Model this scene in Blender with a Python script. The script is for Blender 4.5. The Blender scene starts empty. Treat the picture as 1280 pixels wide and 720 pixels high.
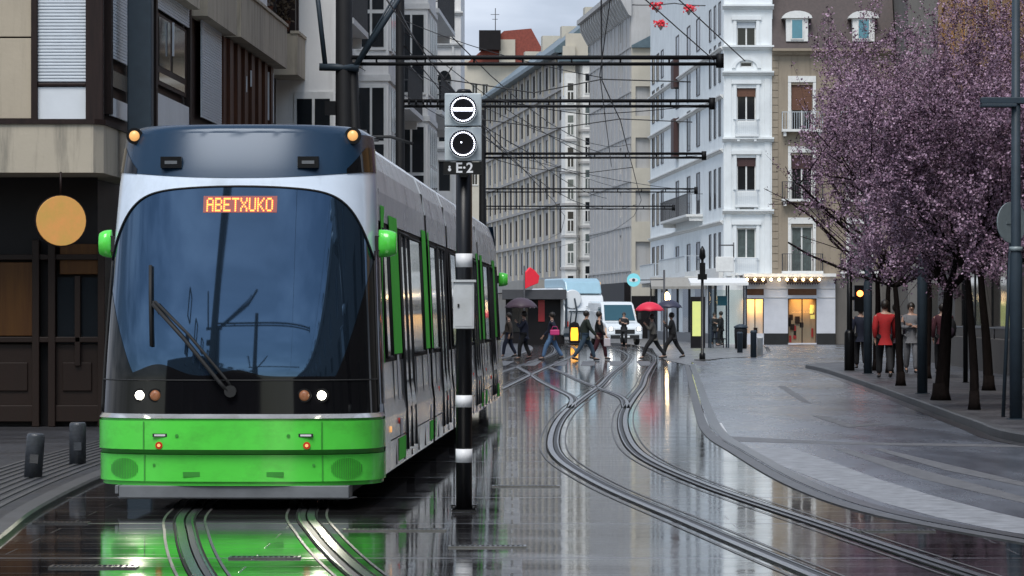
import bpy, bmesh, math, random
import numpy as np
from mathutils import Vector, Matrix
random.seed(7)
R = math.radians
S = bpy.context.scene
COL = S.collection

# ------------------------------------------------------------ camera
cd = bpy.data.cameras.new('camera'); cam = bpy.data.objects.new('camera', cd); COL.objects.link(cam)
cd.lens = 118.1; cd.sensor_width = 36; cd.shift_y = 35/1280
cd.clip_start = 0.5; cd.clip_end = 3000
cam.location = (0, 0, 1.6); cam.rotation_euler = (R(90), 0, 0)
S.camera = cam
# ------------------------------------------------------------ sky
W = bpy.data.worlds.new('World'); S.world = W; W.use_nodes = True
nt = W.node_tree; N = nt.nodes; L = nt.links; N.clear()
out = N.new('ShaderNodeOutputWorld'); bg = N.new('ShaderNodeBackground'); bg.inputs[1].default_value = 0.13
sky = N.new('ShaderNodeTexSky'); sky.sky_type = 'NISHITA'; sky.sun_disc = False
sky.sun_elevation = R(57); sky.sun_rotation = R(194); sky.dust_density = 1.0; sky.air_density = 1.6
tc = N.new('ShaderNodeTexCoord'); mp = N.new('ShaderNodeMapping'); mp.inputs['Scale'].default_value = (1.3, 1.3, 5.0)
mp.inputs['Location'].default_value = (3.1, 1.2, 0.4)
nz = N.new('ShaderNodeTexNoise'); nz.inputs['Scale'].default_value = 2.2; nz.inputs['Detail'].default_value = 7; nz.inputs['Roughness'].default_value = 0.55
cr = N.new('ShaderNodeValToRGB'); cr.color_ramp.elements[0].position = 0.40; cr.color_ramp.elements[0].color = (1.0, 1.28, 1.8, 1)
cr.color_ramp.elements[1].position = 0.66; cr.color_ramp.elements[1].color = (4.6, 4.95, 5.7, 1)
e = cr.color_ramp.elements.new(0.5); e.color = (2.3, 2.65, 3.4, 1)
# thicker cloud ahead (+Y), broken cloud with blue gaps behind the camera
sp = N.new('ShaderNodeSeparateXYZ'); mr = N.new('ShaderNodeMapRange')
mr.inputs['From Min'].default_value = -1; mr.inputs['From Max'].default_value = 0.6
mr.inputs['To Min'].default_value = 0.45; mr.inputs['To Max'].default_value = 0.93
mx = N.new('ShaderNodeMix'); mx.data_type = 'RGBA'
L.new(tc.outputs['Generated'], mp.inputs[0]); L.new(mp.outputs[0], nz.inputs[0]); L.new(nz.outputs[0], cr.inputs[0])
L.new(tc.outputs['Generated'], sp.inputs[0]); L.new(sp.outputs[1], mr.inputs[0]); L.new(mr.outputs[0], mx.inputs[0])
L.new(sky.outputs[0], mx.inputs[6]); L.new(cr.outputs[0], mx.inputs[7]); L.new(mx.outputs[2], bg.inputs[0]); L.new(bg.outputs[0], out.inputs[0])
# ------------------------------------------------------------ sun (overcast: weak and very soft)
sd = bpy.data.lights.new('sun', 'SUN'); so = bpy.data.objects.new('sun', sd); COL.objects.link(so)
sd.energy = 1.6; sd.angle = R(30); sd.color = (1.0, 0.97, 0.92)
so.rotation_euler = (R(33), 0, R(-14))
S.view_settings.view_transform = 'Standard'; S.view_settings.look = 'None'; S.view_settings.gamma = 1
S.view_settings.exposure = 0.80
S.view_settings.use_curve_mapping = False
S.cycles.max_bounces = 6

# ------------------------------------------------------------ materials
MATS = {}
def mat(name, col, rough=0.6, metal=0.0, var=0.25, scale=3.0, bump=0.0, bscale=None, spec=0.5, emit=None, es=0.0, col2=None, vec='Object', stretch=(1,1,1), coat=0.0, rvar=0.0):
    if name in MATS: return MATS[name]
    m = bpy.data.materials.new(name); m.use_nodes = True; MATS[name] = m
    t = m.node_tree; n = t.nodes; l = t.links
    b = n['Principled BSDF']
    b.inputs['Roughness'].default_value = rough; b.inputs['Metallic'].default_value = metal
    b.inputs['Specular IOR Level'].default_value = spec
    b.inputs['Coat Weight'].default_value = coat; b.inputs['Coat Roughness'].default_value = 0.05
    c = (*col, 1); d = col2 or tuple(x*(1-var) for x in col)
    if var > 0 or col2 or bump or rvar:
        tcn = n.new('ShaderNodeTexCoord'); mpn = n.new('ShaderNodeMapping'); mpn.inputs['Scale'].default_value = stretch
        nzn = n.new('ShaderNodeTexNoise'); nzn.inputs['Scale'].default_value = scale; nzn.inputs['Detail'].default_value = 6; nzn.inputs['Roughness'].default_value = 0.62
        l.new(tcn.outputs[vec], mpn.inputs[0]); l.new(mpn.outputs[0], nzn.inputs[0])
        r = n.new('ShaderNodeValToRGB'); r.color_ramp.elements[0].position = 0.32; r.color_ramp.elements[1].position = 0.68
        r.color_ramp.elements[0].color = (*d, 1); r.color_ramp.elements[1].color = c
        l.new(nzn.outputs[0], r.inputs[0]); l.new(r.outputs[0], b.inputs['Base Color'])
        if rvar:
            q = n.new('ShaderNodeMapRange'); q.inputs['To Min'].default_value = max(0.02, rough-rvar); q.inputs['To Max'].default_value = rough+rvar
            q.inputs['From Min'].default_value = .3; q.inputs['From Max'].default_value = .7
            l.new(nzn.outputs[0], q.inputs[0]); l.new(q.outputs[0], b.inputs['Roughness'])
        if bump:
            n2 = n.new('ShaderNodeTexNoise'); n2.inputs['Scale'].default_value = bscale or scale*6; n2.inputs['Detail'].default_value = 4
            l.new(mpn.outputs[0], n2.inputs[0])
            bp = n.new('ShaderNodeBump'); bp.inputs['Strength'].default_value = bump; bp.inputs['Distance'].default_value = 0.02
            l.new(n2.outputs[0], bp.inputs['Height']); l.new(bp.outputs[0], b.inputs['Normal'])
    else:
        b.inputs['Base Color'].default_value = c
    if emit:
        b.inputs['Emission Color'].default_value = (*emit, 1); b.inputs['Emission Strength'].default_value = es
    return m

def stained(name, col, dark, rough=0.75, amt=0.5):
    """stone / render wall: broad tone changes plus vertical run-down stains"""
    if name in MATS: return MATS[name]
    m = mat(name, col, rough, var=0.14, scale=0.7, bump=0.12, bscale=18)
    t = m.node_tree; n = t.nodes; l = t.links; b = n['Principled BSDF']
    src = b.inputs['Base Color'].links[0].from_socket
    tcn = n.new('ShaderNodeTexCoord'); mpn = n.new('ShaderNodeMapping'); mpn.inputs['Scale'].default_value = (2.4, 2.4, 0.22)
    nz = n.new('ShaderNodeTexNoise'); nz.inputs['Scale'].default_value = 1.6; nz.inputs['Detail'].default_value = 8; nz.inputs['Roughness'].default_value = 0.7
    l.new(tcn.outputs['Object'], mpn.inputs[0]); l.new(mpn.outputs[0], nz.inputs[0])
    mr = n.new('ShaderNodeMapRange'); mr.inputs['From Min'].default_value = 0.5; mr.inputs['From Max'].default_value = 0.72; mr.inputs['To Max'].default_value = amt
    l.new(nz.outputs[0], mr.inputs[0])
    mx = n.new('ShaderNodeMix'); mx.data_type = 'RGBA'; mx.inputs[7].default_value = (*dark, 1)
    l.new(mr.outputs[0], mx.inputs[0]); l.new(src, mx.inputs[6]); l.new(mx.outputs[2], b.inputs['Base Color'])
    return m

def wet_paving():
    m = bpy.data.materials.new('wet_paving'); m.use_nodes = True; t = m.node_tree; n = t.nodes; l = t.links; b = n['Principled BSDF']
    tcn = n.new('ShaderNodeTexCoord')
    br = n.new('ShaderNodeTexBrick'); br.inputs['Scale'].default_value = 1.0; br.inputs['Brick Width'].default_value = 3.4; br.inputs['Row Height'].default_value = 0.55
    br.inputs['Mortar Size'].default_value = 0.010; br.inputs['Mortar Smooth'].default_value = 0.4; br.offset = 0.5
    br.inputs['Color1'].default_value = (0.046, 0.044, 0.046, 1); br.inputs['Color2'].default_value = (0.030, 0.029, 0.032, 1); br.inputs['Mortar'].default_value = (0.014, 0.013, 0.013, 1)
    l.new(tcn.outputs['Object'], br.inputs[0])
    nz = n.new('ShaderNodeTexNoise'); nz.inputs['Scale'].default_value = 0.35; nz.inputs['Detail'].default_value = 5
    l.new(tcn.outputs['Object'], nz.inputs[0])
    mx = n.new('ShaderNodeMix'); mx.data_type = 'RGBA'; mx.blend_type = 'MULTIPLY'; mx.inputs[0].default_value = 0.7
    cr = n.new('ShaderNodeValToRGB'); cr.color_ramp.elements[0].position = .35; cr.color_ramp.elements[0].color = (.55, .5, .5, 1); cr.color_ramp.elements[1].position = .65; cr.color_ramp.elements[1].color = (1.2, 1.15, 1.1, 1)
    l.new(nz.outputs[0], cr.inputs[0]); l.new(br.outputs[0], mx.inputs[6]); l.new(cr.outputs[0], mx.inputs[7]); l.new(mx.outputs[2], b.inputs['Base Color'])
    # puddled film: very smooth with duller patches and duller joints
    n2 = n.new('ShaderNodeTexNoise'); n2.inputs['Scale'].default_value = 1.1; n2.inputs['Detail'].default_value = 6
    mp2 = n.new('ShaderNodeMapping'); mp2.inputs['Scale'].default_value = (0.5, 1.0, 1)
    l.new(tcn.outputs['Object'], mp2.inputs[0]); l.new(mp2.outputs[0], n2.inputs[0])
    mr = n.new('ShaderNodeMapRange'); mr.inputs['From Min'].default_value = .35; mr.inputs['From Max'].default_value = .7; mr.inputs['To Min'].default_value = .03; mr.inputs['To Max'].default_value = .19
    l.new(n2.outputs[0], mr.inputs[0])
    ad = n.new('ShaderNodeMath'); ad.operation = 'MULTIPLY_ADD'; ad.inputs[1].default_value = 0.25
    l.new(br.outputs['Fac'], ad.inputs[0]); l.new(mr.outputs[0], ad.inputs[2]); l.new(ad.outputs[0], b.inputs['Roughness'])
    br2 = n.new('ShaderNodeTexBrick'); br2.inputs['Scale'].default_value = 1.0; br2.inputs['Brick Width'].default_value = 60; br2.inputs['Row Height'].default_value = 3.7; br2.inputs['Mortar Size'].default_value = 0.07
    br2.inputs['Mortar Smooth'].default_value = 0.2; l.new(tcn.outputs['Object'], br2.inputs[0])
    ad2 = n.new('ShaderNodeMath'); ad2.operation = 'MULTIPLY_ADD'; ad2.inputs[1].default_value = 0.22; ad2.use_clamp = True
    l.new(br2.outputs['Fac'], ad2.inputs[0]); l.new(ad.outputs[0], ad2.inputs[2]); l.new(ad2.outputs[0], b.inputs['Roughness'])
    # bump: joints + small ripples
    n3 = n.new('ShaderNodeTexNoise'); n3.inputs['Scale'].default_value = 3.0; n3.inputs['Detail'].default_value = 3
    l.new(tcn.outputs['Object'], n3.inputs[0])
    bp = n.new('ShaderNodeBump'); bp.inputs['Strength'].default_value = 0.22; bp.inputs['Distance'].default_value = 0.004
    l.new(n3.outputs[0], bp.inputs['Height'])
    inv = n.new('ShaderNodeMath'); inv.operation = 'SUBTRACT'; inv.inputs[0].default_value = 1; l.new(br.outputs['Fac'], inv.inputs[1])
    b2 = n.new('ShaderNodeBump'); b2.inputs['Strength'].default_value = 0.4; b2.inputs['Distance'].default_value = 0.004
    l.new(inv.outputs[0], b2.inputs['Height']); l.new(bp.outputs[0], b2.inputs['Normal']); l.new(b2.outputs[0], b.inputs['Normal'])
    b.inputs['Specular IOR Level'].default_value = 0.95
    b.inputs['Coat Weight'].default_value = .7; b.inputs['Coat Roughness'].default_value = .05; b.inputs['Coat IOR'].default_value = 1.45; l.new(bp.outputs[0], b.inputs['Coat Normal'])
    return m

def paving(name, c1, c2, mort, bw, bh, rough, rvar=.12):
    m = bpy.data.materials.new(name); m.use_nodes = True; t = m.node_tree; n = t.nodes; l = t.links; b = n['Principled BSDF']
    tcn = n.new('ShaderNodeTexCoord')
    br = n.new('ShaderNodeTexBrick'); br.inputs['Scale'].default_value = 1; br.inputs['Brick Width'].default_value = bw; br.inputs['Row Height'].default_value = bh
    br.inputs['Mortar Size'].default_value = 0.01; br.inputs['Color1'].default_value = (*c1, 1); br.inputs['Color2'].default_value = (*c2, 1); br.inputs['Mortar'].default_value = (*mort, 1)
    l.new(tcn.outputs['Object'], br.inputs[0])
    nz = n.new('ShaderNodeTexNoise'); nz.inputs['Scale'].default_value = 0.9; nz.inputs['Detail'].default_value = 7; l.new(tcn.outputs['Object'], nz.inputs[0])
    mx = n.new('ShaderNodeMix'); mx.data_type = 'RGBA'; mx.blend_type = 'MULTIPLY'; mx.inputs[0].default_value = 0.8
    cr = n.new('ShaderNodeValToRGB'); cr.color_ramp.elements[0].position = .35; cr.color_ramp.elements[0].color = (.55, .55, .56, 1); cr.color_ramp.elements[1].position = .68
    l.new(nz.outputs[0], cr.inputs[0]); l.new(br.outputs[0], mx.inputs[6]); l.new(cr.outputs[0], mx.inputs[7]); l.new(mx.outputs[2], b.inputs['Base Color'])
    mr = n.new('ShaderNodeMapRange'); mr.inputs['From Min'].default_value = .35; mr.inputs['From Max'].default_value = .68; mr.inputs['To Min'].default_value = rough-rvar; mr.inputs['To Max'].default_value = rough+rvar
    l.new(nz.outputs[0], mr.inputs[0]); l.new(mr.outputs[0], b.inputs['Roughness'])
    inv = n.new('ShaderNodeMath'); inv.operation = 'SUBTRACT'; inv.inputs[0].default_value = 1; l.new(br.outputs['Fac'], inv.inputs[1])
    b2 = n.new('ShaderNodeBump'); b2.inputs['Strength'].default_value = 0.4; b2.inputs['Distance'].default_value = 0.005
    l.new(inv.outputs[0], b2.inputs['Height']); l.new(b2.outputs[0], b.inputs['Normal'])
    return m

def asphalt():
    m = bpy.data.materials.new('asphalt'); m.use_nodes = True; t = m.node_tree; n = t.nodes; l = t.links; b = n['Principled BSDF']
    tcn = n.new('ShaderNodeTexCoord')
    mp = n.new('ShaderNodeMapping'); mp.inputs['Scale'].default_value = (1, 0.25, 1)
    l.new(tcn.outputs['Object'], mp.inputs[0])
    nz = n.new('ShaderNodeTexNoise'); nz.inputs['Scale'].default_value = 0.6; nz.inputs['Detail'].default_value = 8; nz.inputs['Roughness'].default_value = .65; l.new(mp.outputs[0], nz.inputs[0])
    cr = n.new('ShaderNodeValToRGB'); cr.color_ramp.elements[0].position = .35; cr.color_ramp.elements[0].color = (.070, .080, .095, 1); cr.color_ramp.elements[1].position = .66; cr.color_ramp.elements[1].color = (.125, .139, .163, 1)
    l.new(nz.outputs[0], cr.inputs[0]); l.new(cr.outputs[0], b.inputs['Base Color'])
    mr = n.new('ShaderNodeMapRange'); mr.inputs['From Min'].default_value = .35; mr.inputs['From Max'].default_value = .68; mr.inputs['To Min'].default_value = .17; mr.inputs['To Max'].default_value = .36
    l.new(nz.outputs[0], mr.inputs[0]); l.new(mr.outputs[0], b.inputs['Roughness'])
    n2 = n.new('ShaderNodeTexNoise'); n2.inputs['Scale'].default_value = 60; l.new(tcn.outputs['Object'], n2.inputs[0])
    bp = n.new('ShaderNodeBump'); bp.inputs['Strength'].default_value = .5; bp.inputs['Distance'].default_value = .004; l.new(n2.outputs[0], bp.inputs['Height']); l.new(bp.outputs[0], b.inputs['Normal'])
    return m

def clear_glass():
    m = bpy.data.materials.new('shop_glass'); m.use_nodes = True; t = m.node_tree; n = t.nodes; l = t.links; n.clear()
    o = n.new('ShaderNodeOutputMaterial'); tr = n.new('ShaderNodeBsdfTransparent'); tr.inputs[0].default_value = (.86, .9, .88, 1)
    gl = n.new('ShaderNodeBsdfGlossy'); gl.inputs['Roughness'].default_value = .03; fr = n.new('ShaderNodeFresnel'); fr.inputs[0].default_value = 1.5
    mx = n.new('ShaderNodeMixShader'); l.new(fr.outputs[0], mx.inputs[0]); l.new(tr.outputs[0], mx.inputs[1]); l.new(gl.outputs[0], mx.inputs[2]); l.new(mx.outputs[0], o.inputs[0])
    return m

M = dict(
 wet=wet_paving(), asphalt=asphalt(), sglass=clear_glass(),
 walk_r=paving('walk_right', (.085,.082,.085), (.062,.06,.064), (.03,.03,.03), .6, .4, .5),
 walk_l=paving('walk_left', (.038,.038,.042), (.026,.026,.030), (.012,.012,.012), .4, .4, .55),
 walk_c=paving('walk_centre', (.20,.20,.20), (.16,.16,.165), (.08,.08,.08), .8, .5, .35),
 kerb=mat('kerb', (.075,.075,.077), .45, var=.4, scale=2, bump=.2),
 gutter=mat('gutter', (.04,.04,.042), .3, var=.4, scale=3),
 paint=mat('road_paint', (.30,.31,.33), .5, col2=(.13,.135,.14), scale=5, bump=.1),
 paint2=mat('road_paint_worn', (.13,.13,.135), .5, col2=(.07,.07,.072), scale=5, bump=.1),
 paint3=mat('road_paint_fresh', (.62,.63,.64), .5, col2=(.4,.41,.42), scale=5, bump=.1),
 steel=mat('rail_steel', (.20,.20,.21), .26, metal=1, var=.35, scale=5),
 groove=mat('rail_groove', (.012,.012,.012), .5, var=0),
 rubber=mat('rail_rubber', (.012,.012,.012), .8, var=.3, spec=.15),
 sett=mat('rail_setts', (.085,.08,.075), .42, col2=(.03,.028,.027), spec=.3, scale=9, bump=.5, bscale=14, stretch=(1,1,1)),
 black=mat('black_paint', (.007,.007,.008), .32, spec=.3, var=.3, scale=8),
 mast=mat('mast_steel', (.008,.0085,.010), .6, spec=.2, var=.35, scale=4),
 mastblue=mat('mast_bluegrey', (.030,.045,.060), .5, spec=.3, var=.25, scale=4),
 wire=mat('wire', (.02,.02,.022), .5, var=0),
 white=mat('white_paint', (.72,.72,.72), .45, var=.12, scale=6),
 cabinet=mat('cabinet_grey', (.55,.57,.58), .45, col2=(.42,.43,.42), scale=5),
 sigbox=mat('signal_box', (.46,.51,.53), .4, var=.15, scale=6),
 led=mat('led_white', (.6,.6,.65), .4, var=0, emit=(.82,.86,1.0), es=2.4),
 lens=mat('lens_dark', (.006,.005,.01), .3, var=0, spec=.2),
 text=mat('plate_text', (.75,.75,.75), .5, var=0),
 # tram
 green=mat('tram_green', (.10,.72,.07), .22, var=.10, scale=2, coat=.3, col2=(.085,.62,.06)),
 greens=mat('tram_green_side', (.10,.66,.07), .6, var=.10, scale=2, spec=.15),
 greend=mat('tram_green_recess', (.05,.34,.04), .35, var=.3, scale=3),
 shell=mat('tram_white', (.66,.74,.84), .22, var=.08, scale=2, coat=.4),
 silver=mat('tram_silver', (.60,.61,.62), .13, metal=.55, var=.16, scale=1.3, rvar=.05, bump=.10, bscale=1.1),
 roofgrey=mat('tram_roof', (.68,.71,.75), .25, metal=.35, var=.16, scale=1.4, rvar=.05, bump=.03, bscale=1.5),
 cap=mat('tram_cap', (.011,.034,.068), .26, metal=.15, spec=.4, var=.1, scale=1.0),
 screen=mat('tram_windscreen', (.055,.095,.150), .03, metal=.85, var=0),
 blackglass=mat('tram_black_glass', (.005,.005,.006), .06, var=0, spec=.28),
 tglass=mat('tram_side_glass', (.16,.18,.19), .05, metal=.75, var=.3, scale=.9, bump=.05, bscale=.8),
 skirt=mat('tram_skirt', (.16,.17,.18), .4, var=.3),
 under=mat('under_black', (.012,.012,.012), .7, var=.3),
 head=mat('headlamp', (1,1,.9), .3, var=0, emit=(1,.95,.78), es=16),
 amber=mat('amber_lamp', (.5,.28,.08), .3, var=0, emit=(1,.50,.18), es=.42),
 amberdim=mat('amber_dim', (.26,.10,.05), .2, var=.5, scale=40, emit=(1,.45,.2), es=.06),
 red=mat('red_lens', (.55,.03,.01), .25, var=0),
 display=mat('led_orange', (1,.2,.05), .4, var=0, emit=(1,.17,.035), es=3.4),
 # buildings
 conc=stained('concrete', (.44,.385,.30), (.10,.095,.08), .8, .75),
 concpanel=stained('concrete_panel', (.43,.365,.275), (.25,.215,.16), .75, .5),
 shutter=mat('roller_shutter', (.58,.62,.66), .45, var=.08, scale=4),
 whitepanel=mat('white_panel', (.66,.69,.72), .4, var=.12, scale=2),
 brownw=mat('dark_timber', (.022,.011,.009), .5, spec=.25, var=.5, scale=5, stretch=(4,4,.4)),
 redwood=mat('red_timber', (.10,.034,.015), .5, spec=.2, col2=(.035,.013,.008), scale=4, stretch=(6,6,.3)),
 ochrewood=mat('ochre_timber', (.09,.038,.008), .5, spec=.2, col2=(.06,.022,.006), scale=3, stretch=(5,5,.3)),
 shopwood=mat('shop_timber', (.020,.011,.008), .5, spec=.2, col2=(.018,.011,.008), scale=5, stretch=(5,5,.4)),
 whiter=stained('white_render', (.82,.81,.79), (.42,.41,.40), .8, .35),
 whiteb=stained('white_render_cool', (.80,.84,.85), (.55,.60,.62), .8, .35),
 whitet=stained('white_tower', (.74,.77,.78), (.55,.55,.52), .8, .3),
 beige=stained('beige_stone', (.30,.25,.19), (.15,.12,.09), .85, .6),
 greyw=stained('grey_render', (.46,.455,.45), (.27,.255,.245), .85, .5),
 greyf=stained('grey_facade', (.36,.35,.34), (.20,.195,.19), .8, .5),
 cream=stained('cream_render', (.52,.48,.40), (.42,.38,.3), .8, .4),
 ochre=stained('ochre_render', (.50,.27,.10), (.3,.15,.06), .8, .4),
 dkst=stained('dark_stone', (.13,.12,.11), (.06,.055,.05), .8, .5),
 palest=stained('pale_stone', (.30,.29,.27), (.17,.16,.15), .8, .5),
 trim=mat('white_trim', (.72,.72,.70), .6, var=.15, scale=5),
 glass=mat('window_glass', (.012,.015,.018), .06, var=0, spec=.45),
 glassg=mat('window_curtained', (.10,.13,.13), .12, var=.4, scale=4, spec=.8),
 blind=mat('brown_blind', (.13,.055,.03), .6, var=.2, scale=3),
 blindd=mat('maroon_blind', (.055,.022,.02), .6, var=.2, scale=3),
 iron=mat('iron_rail', (.05,.05,.055), .5, var=.2),
 railw=mat('pale_railing', (.50,.54,.58), .5, var=.1),
 slate=mat('slate_roof', (.10,.15,.18), .45, var=.3, scale=3, bump=.3),
 brownroof=mat('brown_tile_roof', (.055,.035,.032), .6, var=.4, scale=6, bump=.5),
 redroof=mat('red_tile_roof', (.26,.055,.035), .7, var=.4, scale=4, bump=.5),
 plinth=mat('black_plinth', (.015,.015,.017), .3, var=.3),
 shopdark=mat('shop_dark', (.010,.008,.009), .5, spec=.2, var=.4, scale=2),
 shopred=mat('shop_red', (.34,.015,.02), .35, var=.2),
 warm=mat('warm_interior', (.42,.17,.04), .6, col2=(.10,.02,.008), scale=3, emit=(1,.42,.06), es=.20),
 warmw=mat('warm_bulb', (1,.8,.5), .4, var=0, emit=(1,.68,.34), es=9),
 yellowad=mat('lit_advert', (.6,.62,.2), .5, col2=(.5,.55,.2), scale=3, emit=(.80,.85,.25), es=.16),
 disc=mat('lit_disc', (.55,.22,.07), .5, col2=(.34,.24,.05), scale=3.2, emit=(1,.5,.12), es=.11),
 cyan=mat('cyan_sign', (.15,.45,.5), .4, var=0, emit=(.25,.75,.85), es=.22),
 signred=mat('sign_red', (.75,.02,.04), .4, var=.1, emit=(1,.02,.05), es=.06),
 signback=mat('sign_back', (.22,.26,.27), .4, var=.15, scale=8),
 bollard=mat('bollard_iron', (.030,.033,.038), .35, col2=(.05,.055,.065), scale=9, bump=.2),
 bark=mat('bark', (.013,.009,.008), .9, spec=.1, var=.5, scale=6, bump=.6, stretch=(3,3,.6)),
 twig=mat('twig', (.030,.018,.022), .8, var=.3),
 bloomA=mat('blossom_pale', (.46,.31,.42), .7, var=.35, scale=6),
 bloomB=mat('blossom_mid', (.27,.16,.24), .7, var=.35, scale=6),
 bloomC=mat('leaf_purple', (.085,.045,.072), .6, var=.35, scale=6),
 carwhite=mat('vehicle_white', (.68,.71,.73), .25, var=.08, scale=2, coat=.4),
 carblue=mat('vehicle_paleblue', (.30,.47,.56), .3, var=.1, coat=.3),
 carglass=mat('vehicle_glass', (.02,.07,.09), .06, var=0, spec=.9),
 tyre=mat('tyre', (.015,.015,.015), .8, var=.2),
 orange=mat('amber_panel', (.9,.4,.03), .4, var=0, emit=(1,.40,.02), es=.9),
 rope=mat('cable_box', (.1,.1,.1), .5, var=.2),
 leafy=mat('pot_leaves', (.09,.06,.03), .8, var=.4, scale=9),
 terracotta=mat('terracotta', (.20,.08,.05), .8, var=.3),
 skin=mat('skin', (.42,.25,.18), .5, var=.05),
 hair=mat('hair', (.02,.014,.01), .5, var=.2),
 shoe=mat('shoe', (.015,.013,.013), .4, var=.1),
)
def cloth(name, col): return mat('cloth_'+name, col, .85, var=.2, scale=9)

def grime(m, dark, amt, scale=1.5, stretch=(1,1,.5), lo=.5, hi=.75):
    t = m.node_tree; n = t.nodes; l = t.links; b = n['Principled BSDF']; src = b.inputs['Base Color'].links[0].from_socket
    tcn = n.new('ShaderNodeTexCoord'); mpn = n.new('ShaderNodeMapping'); mpn.inputs['Scale'].default_value = stretch
    nz = n.new('ShaderNodeTexNoise'); nz.inputs['Scale'].default_value = scale; nz.inputs['Detail'].default_value = 9; nz.inputs['Roughness'].default_value = .72
    mr = n.new('ShaderNodeMapRange'); mr.inputs['From Min'].default_value = lo; mr.inputs['From Max'].default_value = hi; mr.inputs['To Max'].default_value = amt
    mx = n.new('ShaderNodeMix'); mx.data_type = 'RGBA'; mx.inputs[7].default_value = (*dark, 1)
    l.new(tcn.outputs['Object'], mpn.inputs[0]); l.new(mpn.outputs[0], nz.inputs[0]); l.new(nz.outputs[0], mr.inputs[0]); l.new(mr.outputs[0], mx.inputs[0]); l.new(src, mx.inputs[6]); l.new(mx.outputs[2], b.inputs['Base Color'])
grime(M['green'], (.06,.22,.035), .55, 2.2, (1,1,1.6), .48, .8); grime(M['shell'], (.30,.33,.36), .4, 2.5); grime(M['silver'], (.20,.19,.18), .5, 1.6, (1,1,1), .45, .75); grime(M['roofgrey'], (.32,.33,.35), .4, 1.8)
grime(M['asphalt'], (.03,.032,.036), .6, .5, (1,.3,1), .48, .62); grime(M['walk_r'], (.025,.025,.027), .7, 1.3, (1,.6,1), .5, .62); grime(M['walk_c'], (.07,.07,.072), .7, .8, (1,.5,1), .48, .62)
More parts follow.
